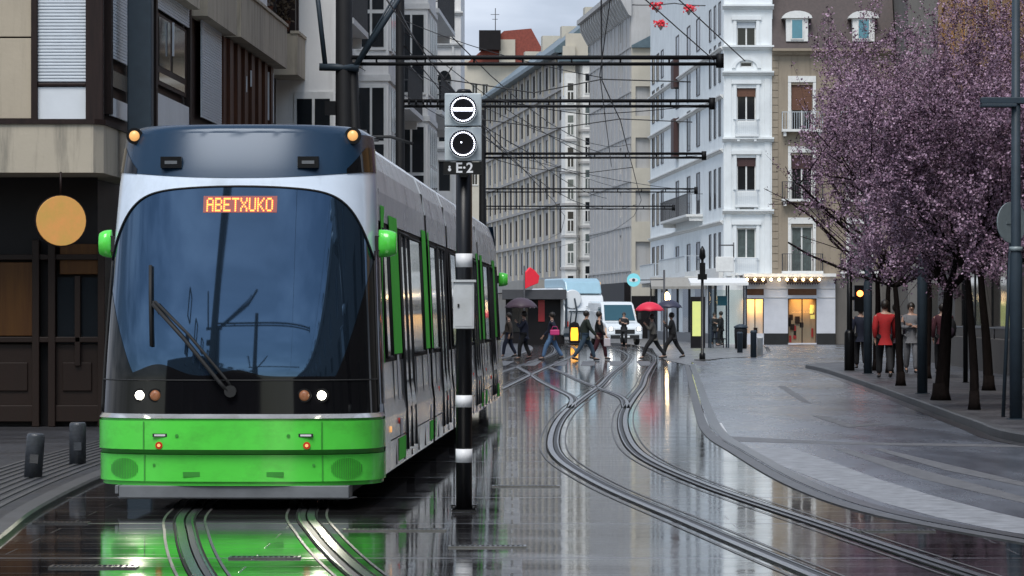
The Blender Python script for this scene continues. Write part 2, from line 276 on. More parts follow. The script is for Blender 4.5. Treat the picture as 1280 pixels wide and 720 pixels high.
# ------------------------------------------------------------ mesh helpers
class MB:
    def __init__(s): s.v = []; s.f = []; s.m = []; s.sm = []
    def add(s, vs, fs, mi=0, smooth=False):
        b = len(s.v); s.v += [tuple(v) for v in vs]
        for f in fs: s.f.append(tuple(i+b for i in f)); s.m.append(mi); s.sm.append(smooth)
    def box(s, x0, x1, y0, y1, z0, z1, mi=0):
        s.add([(x0,y0,z0),(x1,y0,z0),(x1,y1,z0),(x0,y1,z0),(x0,y0,z1),(x1,y0,z1),(x1,y1,z1),(x0,y1,z1)],
              [(0,3,2,1),(4,5,6,7),(0,1,5,4),(1,2,6,5),(2,3,7,6),(3,0,4,7)], mi)
    def quad(s, a, b, c, d, mi=0): s.add([a,b,c,d], [(0,1,2,3)], mi)
    def prism(s, poly, z0, z1, mi=0):
        n = len(poly)
        vs = [(p[0],p[1],z0) for p in poly]+[(p[0],p[1],z1) for p in poly]
        s.add(vs, [tuple(range(n-1,-1,-1)), tuple(range(n,2*n))]+[(i,(i+1)%n,(i+1)%n+n,i+n) for i in range(n)], mi)
    def prism_x(s, poly, x0, x1, mi=0):   # poly in (y,z)
        n = len(poly)
        vs = [(x0,p[0],p[1]) for p in poly]+[(x1,p[0],p[1]) for p in poly]
        s.add(vs, [tuple(range(n-1,-1,-1)), tuple(range(n,2*n))]+[(i,(i+1)%n,(i+1)%n+n,i+n) for i in range(n)], mi)
    def prism_y(s, poly, y0, y1, mi=0):   # poly in (x,z)
        n = len(poly)
        vs = [(p[0],y0,p[1]) for p in poly]+[(p[0],y1,p[1]) for p in poly]
        s.add(vs, [tuple(range(n)), tuple(range(2*n-1,n-1,-1))]+[(i,i+n,(i+1)%n+n,(i+1)%n) for i in range(n)], mi)
    def tube(s, pts, r, n=8, mi=0, caps=True):
        pts = [Vector(p) for p in pts]; rs = r if isinstance(r, (list,tuple)) else [r]*len(pts)
        rings = []; up = None
        for i, p in enumerate(pts):
            d = (pts[min(i+1,len(pts)-1)]-pts[max(i-1,0)]).normalized()
            if up is None: up = Vector((0,0,1)) if abs(d.z) < .9 else Vector((1,0,0))
            a = d.cross(up)
            if a.length < 1e-4: a = d.cross(Vector((0,1,0)))
            a.normalize(); c = a.cross(d).normalized(); up = c
            rings.append([p+(a*math.cos(2*math.pi*k/n)+c*math.sin(2*math.pi*k/n))*rs[i] for k in range(n)])
        vs = [v for rg in rings for v in rg]; fs = []
        for i in range(len(pts)-1):
            for k in range(n): fs.append((i*n+k, i*n+(k+1)%n, (i+1)*n+(k+1)%n, (i+1)*n+k))
        s.add(vs, fs, mi, True)
        if caps:
            s.add(rings[0], [tuple(range(n))], mi); s.add(rings[-1], [tuple(range(n-1,-1,-1))], mi)
    def lathe(s, prof, n=16, mi=0, o=(0,0,0), axis='z', smooth=True):  # prof (r,h)
        vs = []
        for r, h in prof:
            for k in range(n):
                a = 2*math.pi*k/n; c, q = r*math.cos(a), r*math.sin(a)
                vs.append((o[0]+c,o[1]+q,o[2]+h) if axis=='z' else ((o[0]+c,o[1]+h,o[2]+q) if axis=='y' else (o[0]+h,o[1]+c,o[2]+q)))
        fs = [(i*n+k, i*n+(k+1)%n, (i+1)*n+(k+1)%n, (i+1)*n+k) for i in range(len(prof)-1) for k in range(n)]
        s.add(vs, fs, mi, smooth)
        s.add(vs[:n], [tuple(range(n-1,-1,-1))], mi); s.add(vs[-n:], [tuple(range(n))], mi)
    def grid(s, rows, mi=0, smooth=True):
        nr = len(rows); nc = len(rows[0]); vs = [v for r in rows for v in r]
        s.add(vs, [(i*nc+j, i*nc+j+1, (i+1)*nc+j+1, (i+1)*nc+j) for i in range(nr-1) for j in range(nc-1)], mi, smooth)
    def ellipsoid(s, o, r, n=12, mi=0):
        rows = []
        for i in range(n+1):
            a = math.pi*i/n
            rows.append([(o[0]+r[0]*math.sin(a)*math.cos(2*math.pi*k/(n+4)), o[1]+r[1]*math.sin(a)*math.sin(2*math.pi*k/(n+4)), o[2]+r[2]*math.cos(a)) for k in range(n+5)])
        s.grid(rows, mi)
    def mesh(s, name, mats):
        me = bpy.data.meshes.new(name); me.from_pydata(s.v, [], s.f)
        if not isinstance(mats, (list,tuple)): mats = [mats]
        for m in mats: me.materials.append(m)
        me.polygons.foreach_set('material_index', s.m); me.polygons.foreach_set('use_smooth', s.sm)
        bm = bmesh.new(); bm.from_mesh(me); bmesh.ops.remove_doubles(bm, verts=bm.verts, dist=1e-5); bmesh.ops.recalc_face_normals(bm, faces=bm.faces); bm.to_mesh(me); bm.free()
        me.update(); return me
    def build(s, name, mats, parent=None, bevel=0):
        o = bpy.data.objects.new(name, s.mesh(name, mats)); COL.objects.link(o)
        if parent: o.parent = parent
        if bevel:
            b = o.modifiers.new('Bevel', 'BEVEL'); b.width = bevel; b.segments = 2; b.limit_method = 'ANGLE'; b.angle_limit = R(40)
        return o

def link(name, me, parent=None, loc=(0,0,0)):
    o = bpy.data.objects.new(name, me); COL.objects.link(o); o.location = loc
    if parent: o.parent = parent
    return o
def tag(o, label, cat, group=None, kind=None):
    if label: o['label'] = label
    if cat: o['category'] = cat
    if group: o['group'] = group
    if kind: o['kind'] = kind
    return o
def thing(name, label, cat, loc=(0,0,0), rz=0, group=None):
    o = bpy.data.objects.new(name, None); COL.objects.link(o); o.location = loc; o.rotation_euler = (0,0,rz); o.empty_display_size = .3
    return tag(o, label, cat, group)
def struct(o): o['kind'] = 'structure'; return o
def copy_tree(o, parent=None):
    c = o.copy(); COL.objects.link(c)
    if parent: c.parent = parent
    for ch in list(o.children): copy_tree(ch, c)
    return c
def g(x, y, z=0.0):          # measured picture point -> ground point (metres)
    Y = (1.6-z)*4200/(y-395); return ((x-640)*Y/4200, Y)
def smooth_path(pts, n=12):
    """Catmull-Rom through (x,y) points"""
    P = [Vector((p[0],p[1],0)) for p in pts]; P = [P[0]*2-P[1]]+P+[P[-1]*2-P[-2]]; o = []
    for i in range(1, len(P)-2):
        for k in range(n):
            t = k/n; a,b,c,d = P[i-1],P[i],P[i+1],P[i+2]
            o.append(0.5*((2*b)+(c-a)*t+(2*a-5*b+4*c-d)*t*t+(3*b-a-3*c+d)*t**3))
    o.append(P[-2]); return o
def offset(path, d):
    o = []
    for i, p in enumerate(path):
        t = (path[min(i+1,len(path)-1)]-path[max(i-1,0)]).normalized(); o.append(p+Vector((t.y,-t.x,0))*d)
    return o
def strip(mb, path, d0, d1, z, mi=0, h=0):
    a = offset(path, d0); b = offset(path, d1)
    mb.grid([[(p.x,p.y,z) for p in a],[(p.x,p.y,z) for p in b]], mi, False)
    if h:
        mb.grid([[(p.x,p.y,z) for p in a],[(p.x,p.y,z-h) for p in a]], mi, False); mb.grid([[(p.x,p.y,z) for p in b],[(p.x,p.y,z-h) for p in b]], mi, False)

# ============================================================ GROUND
mb = MB(); mb.grid([[(x,y,-.012) for x in (-1500,-30,40,1500)] for y in (-800,-60,400,2500)], 0, False)
struct(mb.build('ground', M['walk_c']))
mb = MB(); mb.quad((-14,-60,0),(16,-60,0),(16,300,0),(-14,300,0))
struct(mb.build('tramway_paving', M['wet']))

lb = [(12,4),(7.6,13),(4.75,20)]+[g(1280,675),g(1100,640),g(1000,605),g(930,566),g(895,543),g(880,515),g(868,475),g(862,456)]
lbp = smooth_path(lb, 8)
rb = [(16,14),(10,24),(7.4,33)]+[g(1280,555),g(1215,535),g(1150,510),g(1085,485),g(1040,469),g(1021,463.5)]
rbp = smooth_path(rb, 8)
tip = [Vector((8.95,102.5,0)),Vector((9.5,105,0)),Vector((10.6,107,0)),Vector((14,109.5,0)),Vector((40,112,0))]
topl = [Vector((6.4,116,0)),Vector((8.0,126,0)),Vector((9.4,130,0)),Vector((11,142,0)),Vector((13,170,0)),Vector((13.5,187,0)),Vector((60,187,0))]
poly = [(p.x,p.y) for p in lbp+topl]+[(p.x,p.y) for p in reversed(rbp+tip)]
def flat(name, poly, z, m, kind=True):
    bm = bmesh.new(); vs = [bm.verts.new((x,y,z)) for x,y in poly]; f = bm.faces.new(vs); bmesh.ops.triangulate(bm, faces=[f]); bmesh.ops.recalc_face_normals(bm, faces=bm.faces)
    for ff in bm.faces:
        if ff.normal.z < 0: ff.normal_flip()
    me = bpy.data.meshes.new(name); bm.to_mesh(me); bm.free(); me.materials.append(m)
    o = bpy.data.objects.new(name, me); COL.objects.link(o)
    return struct(o) if kind else o
flat('road', poly, .004, M['asphalt'])
# pale paved island left of the road at the crossing and in front of the corner shop
isl = [(5.75,108),(6.2,116),(7.8,126.5),(9.2,130.5),(10.8,142),(12.8,170),(13.3,187),(12,190),(9.6,240),(3,290),(3,236),(6.6,190),(6.9,165),(6.0,140),(5.55,122)]
flat('pavement_corner', isl, .0082, M['walk_c'])
# strip of pale setts along the road edge
mb = MB(); strip(mb, lbp, -.16, -.02, .009, 0, .01); struct(mb.build('kerb_left_of_road', M['kerb']))
mb = MB(); strip(mb, lbp, .02, .16, .0095, 0); struct(mb.build('gutter', M['gutter']))
# right pavement: raised slab with a kerb
pr = [(p.x,p.y) for p in rbp+tip]
def raised(name, edge, closing, h, m, mk, kw=.16):
    """edge path gets a kerb stone face and top"""
    E = [Vector((x,y,0)) for x,y in edge]
    inner = offset(E, kw)
    mb = MB()
    mb.grid([[(p.x,p.y,0) for p in E],[(p.x,p.y,h-.02) for p in E],[(p.x+(q.x-p.x)*.1,p.y+(q.y-p.y)*.1,h) for p,q in zip(E,inner)],[(p.x,p.y,h) for p in inner]], 0, False)
    struct(mb.build(name+'_kerb', mk))
    flat(name, [(p.x,p.y) for p in inner]+closing, h-.003, m)
raised('pavement_right', pr, [(40,14)], .13, M['walk_r'], M['kerb'])
mb = MB(); E = [Vector((x,y,0)) for x,y in pr]; strip(mb, E, -.2, -.01, .0085, 0); struct(mb.build('gutter_right', M['gutter']))
# left pavement
le = smooth_path([(-2.6,8),(-3.2,17),(-3.6,23.6),(-3.85,27.4),(-4.0,33),(-3.95,40),(-3.5,56),(-2.9,75),(-1.6,100),(0.0,130),(1.0,160),(.6,190),(-1.5,220),(-5,250)], 6)
le = [(p.x,p.y) for p in le]
raised('pavement_left', list(reversed(le)), [(-40,8),(-40,250)], .05, M['walk_l'], M['kerb'])
# ribbed tactile strips on the left pavement
mb = MB()
for k in range(9):
    E = [Vector((x,y,0)) for x,y in le[4:44]]
    strip(mb, E, -.30-.11*k-.05, -.30-.11*k, .056, 0, .009)
struct(mb.build('tactile_paving', M['kerb']))
# road markings (worn paint)
MK = [0]
def mark(name, pts, m='paint'):
    MK[0] += 1; flat(name, [g(*p) for p in pts], .0045+.0005*MK[0], M[m])
mark('road_marking', [(889,529),(902,529),(909,541),(895,541)], 'paint3')
mark('road_marking', [(930,560),(988,560),(1040,578),(1100,600),(1165,620),(1240,640),(1310,656),(1310,674),(1240,662),(1170,647),(1100,628),(1040,607),(980,584)])
mark('road_marking', [(893,545),(905,552),(1050,556),(1300,560),(1300,557),(1050,553)], 'paint2')
mark('road_marking', [(1040,561),(1060,562),(1160,590),(1290,625),(1290,632),(1150,599)], 'paint2')
mark('road_marking', [(1088,561),(1100,561),(1180,580),(1290,606),(1290,611),(1180,588)], 'paint2')
mark('road_marking', [(1015,520),(1035,521),(1065,531),(1115,530),(1060,535)], 'paint2')
mark('road_marking', [(972,483),(982,483),(1015,505),(1003,503)], 'paint2')
# crossing stripes
for i in range(9):
    X = -1.6+i*.95
    if 4.2 < X < 5.2: continue
    flat('crossing_stripe', [(X,108),(X+.45,108),(X+.45+.3,119),(X+.3,119)], .0042, M['paint2'])

# ============================================================ TRACKS
def track(label, pts, setts=True):
    t = thing('tram_track', label, 'tram track', (pts[0][0],pts[0][1],0), 0, 'tram tracks in the paving')
    path = smooth_path([(x-pts[0][0], y-pts[0][1]) for x,y in pts], 8)
    for s in (-1, 1):
        mb = MB(); c = s*.515
        strip(mb, path, c-.030, c+.030, .0105, 0, .01)                    # running head
        strip(mb, path, c-s*.04-.005 if s>0 else c+.035, c-.035 if s>0 else c+.045, .0045, 1)
        strip(mb, path, min(c-s*.088,c-s*.105), max(c-s*.088,c-s*.105), .0095, 0, .009)   # keeper lip
        strip(mb, path, min(c-s*.036,c-s*.087), max(c-s*.036,c-s*.087), .0045, 1)
        strip(mb, path, min(c+s*.038,c+s*.054), max(c+s*.038,c+s*.054), .0075, 2)
        strip(mb, path, min(c-s*.107,c-s*.122), max(c-s*.107,c-s*.122), .0075, 2)
        mb.build('rail', [M['steel'],M['groove'],M['rubber']], t)
    if setts:
        mb = MB()
        for s in (-1, 1):
            c = s*.515
            strip(mb, path, min(c+s*.115,c+s*.135), max(c+s*.115,c+s*.135), .0055, 0)
            strip(mb, path, min(c-s*.185,c-s*.205), max(c-s*.185,c-s*.205), .0055, 0)
        mb.build('sett_border', M['sett'], t)
    return t
track('track under the green tram, curving out in front of its bumper', [(1.6,6),(.25,12),(-.95,18),(-1.42,20.7),(-1.9,24.6),(-2.16,27.7),(-2.15,33),(-1.34,58),(-.5,79),(.4,100),(1.75,130),(2.4,150),(2.6,180),(1.5,210),(-1,240)])
track('long curving track through the wet paving right of the signal post', [(4.6,4),(2.95,15),(2.35,20.7),(1.87,25.8),(1.32,32),(1.0,38.5),(1.06,46),(1.35,55),(1.85,65),(2.5,77),(3.05,89),(3.75,103),(4.7,122),(5.3,140),(5.35,165),(4.0,200),(1.5,230)])
track('short crossover track joining the two main tracks near the crossing', [(.62,106),(.95,94),(1.15,84),(1.4,75),(1.66,66),(1.5,58)], False)

# drain grates
def grate(x, y, w, label, d=.16):
    X, Y = g(x, y); W_ = w*Y/4200
    mb = MB(); z0, z1 = .0005, .0115
    mb.box(0, W_, 0, .02, z0, z1); mb.box(0, W_, d-.02, d, z0, z1); mb.box(0,.02,.02,d-.02,z0,z1); mb.box(W_-.02,W_,.02,d-.02,z0,z1)
    k = .04
    while k < W_-.03: mb.box(k, k+.014, .02, d-.02, z0, z1-.002); k += .035
    mb.box(.02, W_-.02, .02, d-.02, 0, .004, 1)
    o = mb.build('drain_grate', [M['steel'],M['groove']]); o.location = (X, Y, 0)
    tag(o, label, 'drain grate', 'slot drain grates in the tramway paving')
grate(560, 685, 98, 'drain grate just in front of the signal post foot')
grate(428, 664, 130, 'drain grate right of the tram, beside its near rail')
grate(615, 609, 85, 'drain grate between signal post and curving track, mid distance')
grate(60, 711, 110, 'drain grate at lower left beside the left pavement', .2)
grate(285, 699, 90, 'drain grate between the rails in front of the tram')
grate(1060, 665, 110, 'drain grate near the asphalt road at lower right', .14)
grate(40, 655, 70, 'drain grate by the rim of the left pavement')

# ============================================================ TRAM
TS = math.atan(.0323)
tram = thing('tram', 'green and silver articulated tram showing an orange ABETXUKO destination display', 'tram', (-2.298, 27.6, 0), -TS)
TL = 30.0
def hw(z):      # half width
    if z < .76: return 1.2
    if z < 2.7: return 1.185-(z-.76)*.045
    return max(1.03, 1.098-(z-2.7)*.10)
def nose(z):
    if z < .47: return .06
    if z < .76: return 0.0
    if z < 1.07: return .05+(z-.76)*.06
    if z < 2.7: return .07+((z-1.07)/1.63)**1.35*.40
    return .47+(z-2.7)**1.15*.42
def P(th, z, off=0.0, D=.85, m=3.0):
    w = hw(z)+off; c, s = math.cos(th), math.sin(th)
    x = w*math.copysign(abs(s)**(2/m), s); y = nose(z)-off+D*(1-abs(c)**(2/m))
    return (x, y, z)
def th_of(x, z, m=3.0): return math.copysign(math.asin(min(1,abs(x)/hw(z))**(m/2)), x)
def patch(mb, x0, x1, zlo, zhi, nx=48, nz=10, mi=0, off=0.0, bythick=False):
    """front patch; x0,x1 as theta; zlo/zhi are functions of x or numbers"""
    rows = []
    for j in range(nz+1):
        row = []
        for i in range(nx+1):
            th = x0+(x1-x0)*i/nx
            xx = P(th, 1.5)[0]
            a = zlo(xx) if callable(zlo) else zlo; b = zhi(xx) if callable(zhi) else zhi
            row.append(P(th, a+(b-a)*j/nz, off))
        rows.append(row)
    mb.grid(rows, mi)
H = math.pi/2
ths = R(77)
xs = P(ths, 1.5)[0]
def zt(x): a = abs(x)/xs; return 2.685-.09*a**2-.52*a**8.5           # top edge of windscreen
def zc(x): a = abs(x)/1.15; return 2.755+.07*a**2.2                 # lower edge of dark cap
# bumper
mb = MB(); zb = [(.20,.45),(.46,.49),(.50,.735),(.735,.757)]
mb = MB(); patch(mb, -H, H, .50, .735, nz=3); patch(mb, -H, H, .735, .757, nz=1, off=-.012)
patch(mb, -H, H, .455, .50, nz=1, off=-.01, mi=1); patch(mb, -H, H, .235, .455, nz=3, off=-.0)
patch(mb, -H, H, .20, .235, nz=1, off=-.02)
for x in (-.74, .73):                                          # vertical joints
    for z0, z1 in ((.24,.45),(.505,.73)):
        mb.grid([[P(th_of(x-.006,z), z, .004) for z in (z0,z1)],[P(th_of(x+.006,z), z, .004) for z in (z0,z1)]], 1, False)
bump_ = mb.build('bumper', [M['green'],M['greend']], tram)
mb = MB(); mb.box(-.95,.95,.10,.5,.10,.20); mb.box(-.99,-.96,.14,.5,.13,.20); mb.prism([(-1.0,.35),(-.95,.12),(.95,.12),(1.0,.35)],.09,.1); mb.build('front_skirt', M['skirt'], tram, bevel=.01)
# bumper details
for s in (-1, 1):
    mb = MB(); p = P(th_of(s*.60,.60), .635, .005)
    mb.box(p[0]-.06,p[0]+.06,p[1]-.006,p[1]+.01,.605,.632); mb.box(p[0]-.045,p[0]+.045,p[1]-.009,p[1]-.006,.611,.626,1)
    mb.build('reflector', [M['under'],M['white']], bump_)
    mb = MB(); p = P(th_of(s*.61,.5), .54); mb.lathe([(.03,-.012),(.03,.012)], 16, 0, (p[0],p[1],.535), 'y'); mb.lathe([(.014,-.016),(.014,-.011)], 12, 1, (p[0],p[1],.535), 'y')
    mb.build('marker_lamp', [M['red'],M['amber']], bump_)
    mb = MB(); p = P(th_of(s*.345,.3), .31)
    mb.box(p[0]-.07,p[0]+.07,p[1]-.004,p[1]+.02,.275,.315); mb.build('towing_recess', M['greend'], bump_)
    mb = MB(); p = P(th_of(s*.46,.6), .6); mb.lathe([(.015,-.006),(.015,.01)], 10, 0, (p[0],p[1],.615), 'y'); p = P(th_of(s*.66,.4), .38); mb.lathe([(.013,-.006),(.013,.01)], 10, 0, (p[0],p[1],.37), 'y'); mb.build('bolt', M['greend'], bump_)
    mb = MB()
    for k in range(-8, 9):                                       # ribbed horn grille
        x = s*.92+k*.0145; h = math.sqrt(max(0, 1-(k/8.6)**2))*.085
        a0 = P(th_of(x-.0042,.33), .34-h, .006); a1 = P(th_of(x+.0042,.33), .34-h, .006)
        mb.grid([[a0,(a0[0],a0[1],.34+h)],[a1,(a1[0],a1[1],.34+h)]], 0, False)
    mb.build('grille', M['greend'], bump_)
# silver strip, black band, windscreen, shell, cap
mb = MB(); patch(mb, -H, H, .757, .792, nz=1, off=.0); mb.build('trim_strip', M['silver'], tram)
mb = MB(); patch(mb, -ths, ths, .792, 1.068, nz=4); band = mb.build('headlight_panel', M['blackglass'], tram)
mb = MB(); patch(mb, -ths, ths, 1.072, zt, nx=80, nz=40); ws = mb.build('windscreen', M['screen'], tram)
mb = MB()
for (a, b) in ((-ths, ths),):
    rows_lo = [P(a+(b-a)*i/80, zt(P(a+(b-a)*i/80,1.5)[0]), .006) for i in range(81)]
    mb.tube(rows_lo, .008, 6)
for th in (-ths, ths):
    mb.tube([P(th, z, .004) for z in np.linspace(.80, zt(P(th,1.5)[0]), 20)], .009, 6)
mb.tube([P(-ths+(2*ths)*i/60, 1.07, .003) for i in range(61)], .006, 5)
# second seam sweeping across the glass top
mb.build('windscreen_seal', M['under'], ws)
mb = MB()
patch(mb, -ths, ths, zt, zc, nx=80, nz=6)
for s in (-1, 1): patch(mb, s*ths, s*H, .792, zc, nx=6, nz=30)
mb.build('front_shell', M['shell'], tram)
mb = MB()
patch(mb, -H, H, zc, 3.14, nx=80, nz=8, off=.004)
rows = []
for k in range(6):                                                    # rolled top edge
    z = 3.14+.075*math.sin(k/5*H); rows.append([(lambda p: (p[0]*(1-.03*k), p[1]+.10*(1-math.cos(k/5*H)), z))(P(-H+2*H*i/60, 3.14, .004)) for i in range(61)])
mb.grid(rows)
mb.add([rows[-1][i] for i in range(61)]+[(-1.0,2.6,3.20),(1.0,2.6,3.20)], [tuple(range(61))+(62,61)])
cap = mb.build('roof_cap', M['cap'], tram)
mb = MB()
def silhouette_top(x):
    a = abs(x); h = .03+.10*math.exp(-((x+.62)/.20)**2)+.055*math.exp(-((x-.02)/.16)**2)
    if a > .80: h = max(h, 1.10*min(1, (a-.80)/.36)**1.25*(1 if x > 0 else .85))
    return min(1.072+h, zt(x)-.02)
patch(mb, -ths, ths, 1.072, silhouette_top, nx=160, nz=6, off=.002); mb.build('painted_dark_reflection', M['blackglass'], ws)  # black patch painting dark reflections and the dashboard silhouette onto the glass
for s in (-1, 1):
    mb = MB(); patch(mb, s*R(47), s*H, zc, lambda x: zc(x)+.012+.20*max(0,min(1,(abs(x)-.88)/.22))**1.4, nx=20, nz=4, off=.007)
    mb.build('dark_corner', M['blackglass'], cap)
# dark reflective curved wedges on the cap corners
for s in (-1, 1):
    mb = MB()
    p = P(th_of(s*.93, 3.05), 3.09, .0)
    mb.lathe([(.070,-.02),(.070,.03)], 20, 0, (p[0],p[1]-.03,3.125), 'y'); mb.lathe([(.045,-.03),(.036,-.045),(.0,-.05)], 20, 1, (p[0],p[1]-.03,3.125), 'y')
    mb.build('roof_marker_lamp', [M['black'],M['amber']], cap)
    p = P(th_of(s*.57, 2.9), 2.89, .01)
    mb = MB(); mb.box(p[0]-.088,p[0]+.088,p[1]-.05,p[1]+.02,2.84,2.935); mb.box(p[0]-.052,p[0]+.052,p[1]-.056,p[1]-.051,2.873,2.9,1)
    mb.build('vent', [M['black'],M['skirt']], cap)
    # inner / outer lamps on the black band
    x1, x2 = (-.785, -.65) if s < 0 else (.725, .585)
    for x, nm, ms in ((x1,'headlight',[M['black'],M['head']]), (x2,'indicator_lamp',[M['black'],M['amberdim']])):
        p = P(th_of(x, .95), .945)
        mb = MB(); mb.lathe([(.058,-.008),(.058,.02)], 20, 0, (p[0],p[1],.945), 'y'); mb.lathe([(.036 if nm=='headlight' else .044,-.012),(.025,-.022),(0.0,-.024)], 20, 1, (p[0],p[1],.945), 'y')
        mb.build(nm, ms, band)
# headlight lamps' own light
for x in (-.785, .725):
    ld = bpy.data.lights.new('headlight_beam', 'SPOT'); ld.energy = 28; ld.spot_size = R(60); ld.spot_blend = .8; ld.shadow_soft_size = .05; ld.color = (1,.93,.78)
    lo = bpy.data.objects.new('headlight_beam', ld); COL.objects.link(lo); lo.parent = tram; lo.location = (x, -.06, .945); lo.rotation_euler = (R(82),0,R(180))
# destination display: dot matrix
FONT = {'A':["01110","10001","10001","11111","10001","10001","10001"],'B':["11110","10001","10001","11110","10001","10001","11110"],'E':["11111","10000","10000","11110","10000","10000","11111"],
'T':["11111","00100","00100","00100","00100","00100","00100"],'X':["10001","10001","01010","00100","01010","10001","10001"],'U':["10001","10001","10001","10001","10001","10001","01110"],
'K':["10001","10010","10100","11000","10100","10010","10001"],'O':["01110","10001","10001","10001","10001","10001","01110"]}
mb = MB(); word = 'ABETXUKO'; dp = .0118; x0 = -.262; 
for li, ch in enumerate(word):
    for r_, row in enumerate(FONT[ch]):
        for c_, v in enumerate(row):
            if v == '1':
                x = x0+(li*6+c_)*dp; z = 2.585-r_*.0165; y = P(th_of(x, z), z, .006)[1]
                mb.box(x, x+.0100, y-.004, y, z-.0135, z)
mb.build('destination_lettering', M['display'], ws)
mb = MB(); y = P(0,2.55)[1]
mb.grid([[P(th_of(x,2.462),2.462,.003) for x in np.linspace(-.29,.325,9)],[P(th_of(x,2.602),2.602,.003) for x in np.linspace(-.29,.325,9)]])
mb.build('destination_panel', mat('display_panel', (.10,.02,.015), .3, var=0, emit=(1,.05,.02), es=.10), ws)
# no cab behind the glass, dashboard hump painted in the dark patch; wiper outside
def wpt(x, z, o=.03): return P(th_of(x, z), z, o)
mb = MB()
mb.tube([wpt(-.03,.97),wpt(-.10,1.05,.05),wpt(-.40,1.42,.05),wpt(-.66,1.70,.045)], .018, 6)
mb.tube([wpt(.0,1.0),wpt(-.06,1.09,.05),wpt(-.37,1.46,.05),wpt(-.64,1.72,.045)], .013, 6)
mb.tube([wpt(-.60,1.62,.04),wpt(-.67,1.72,.02)], .014, 6)
mb.tube([wpt(-.71,2.02,.016),wpt(-.70,1.75,.016),wpt(-.68,1.35,.016)], .016, 6)
mb.lathe([(.05,-.05),(.05,.02)], 12, 0, (-.02,P(0,.98)[1],.98), 'y')
mb.build('wiper', M['under'], tram)
# mirrors/camera pods
def pod(s, y, nm='wing_mirror'):
    mb = MB(); rows = []; ml = .105 if s < 0 else .15
    for k in range(9):
        a = k/8; r = .075+.05*math.sin(math.pi*min(1,a*1.15))
        rr = .15 if 0 < k < 8 else .12
        rows.append([(s*(hw(2.0)+.01+ml*a), y+.08*math.cos(t)*(.7+.3*math.sin(math.pi*a)), 2.215+(.118*(1-.25*a**3))*math.sin(t)) for t in np.linspace(0,2*math.pi,17)])
    mb.grid(rows); mb.add(rows[0][:-1], [tuple(range(16))]); mb.add(rows[-1][:-1], [tuple(range(16))])
    mb.box(*(sorted((s*(hw(2.0)-.02), s*(hw(2.0)+.04)))), y-.05, y+.05, 2.15, 2.28, 1)
    mb.build(nm, [M['green'],M['under']], tram)
pod(1, .95); pod(-1, .95); pod(1, TL-.95); pod(-1, TL-.95)
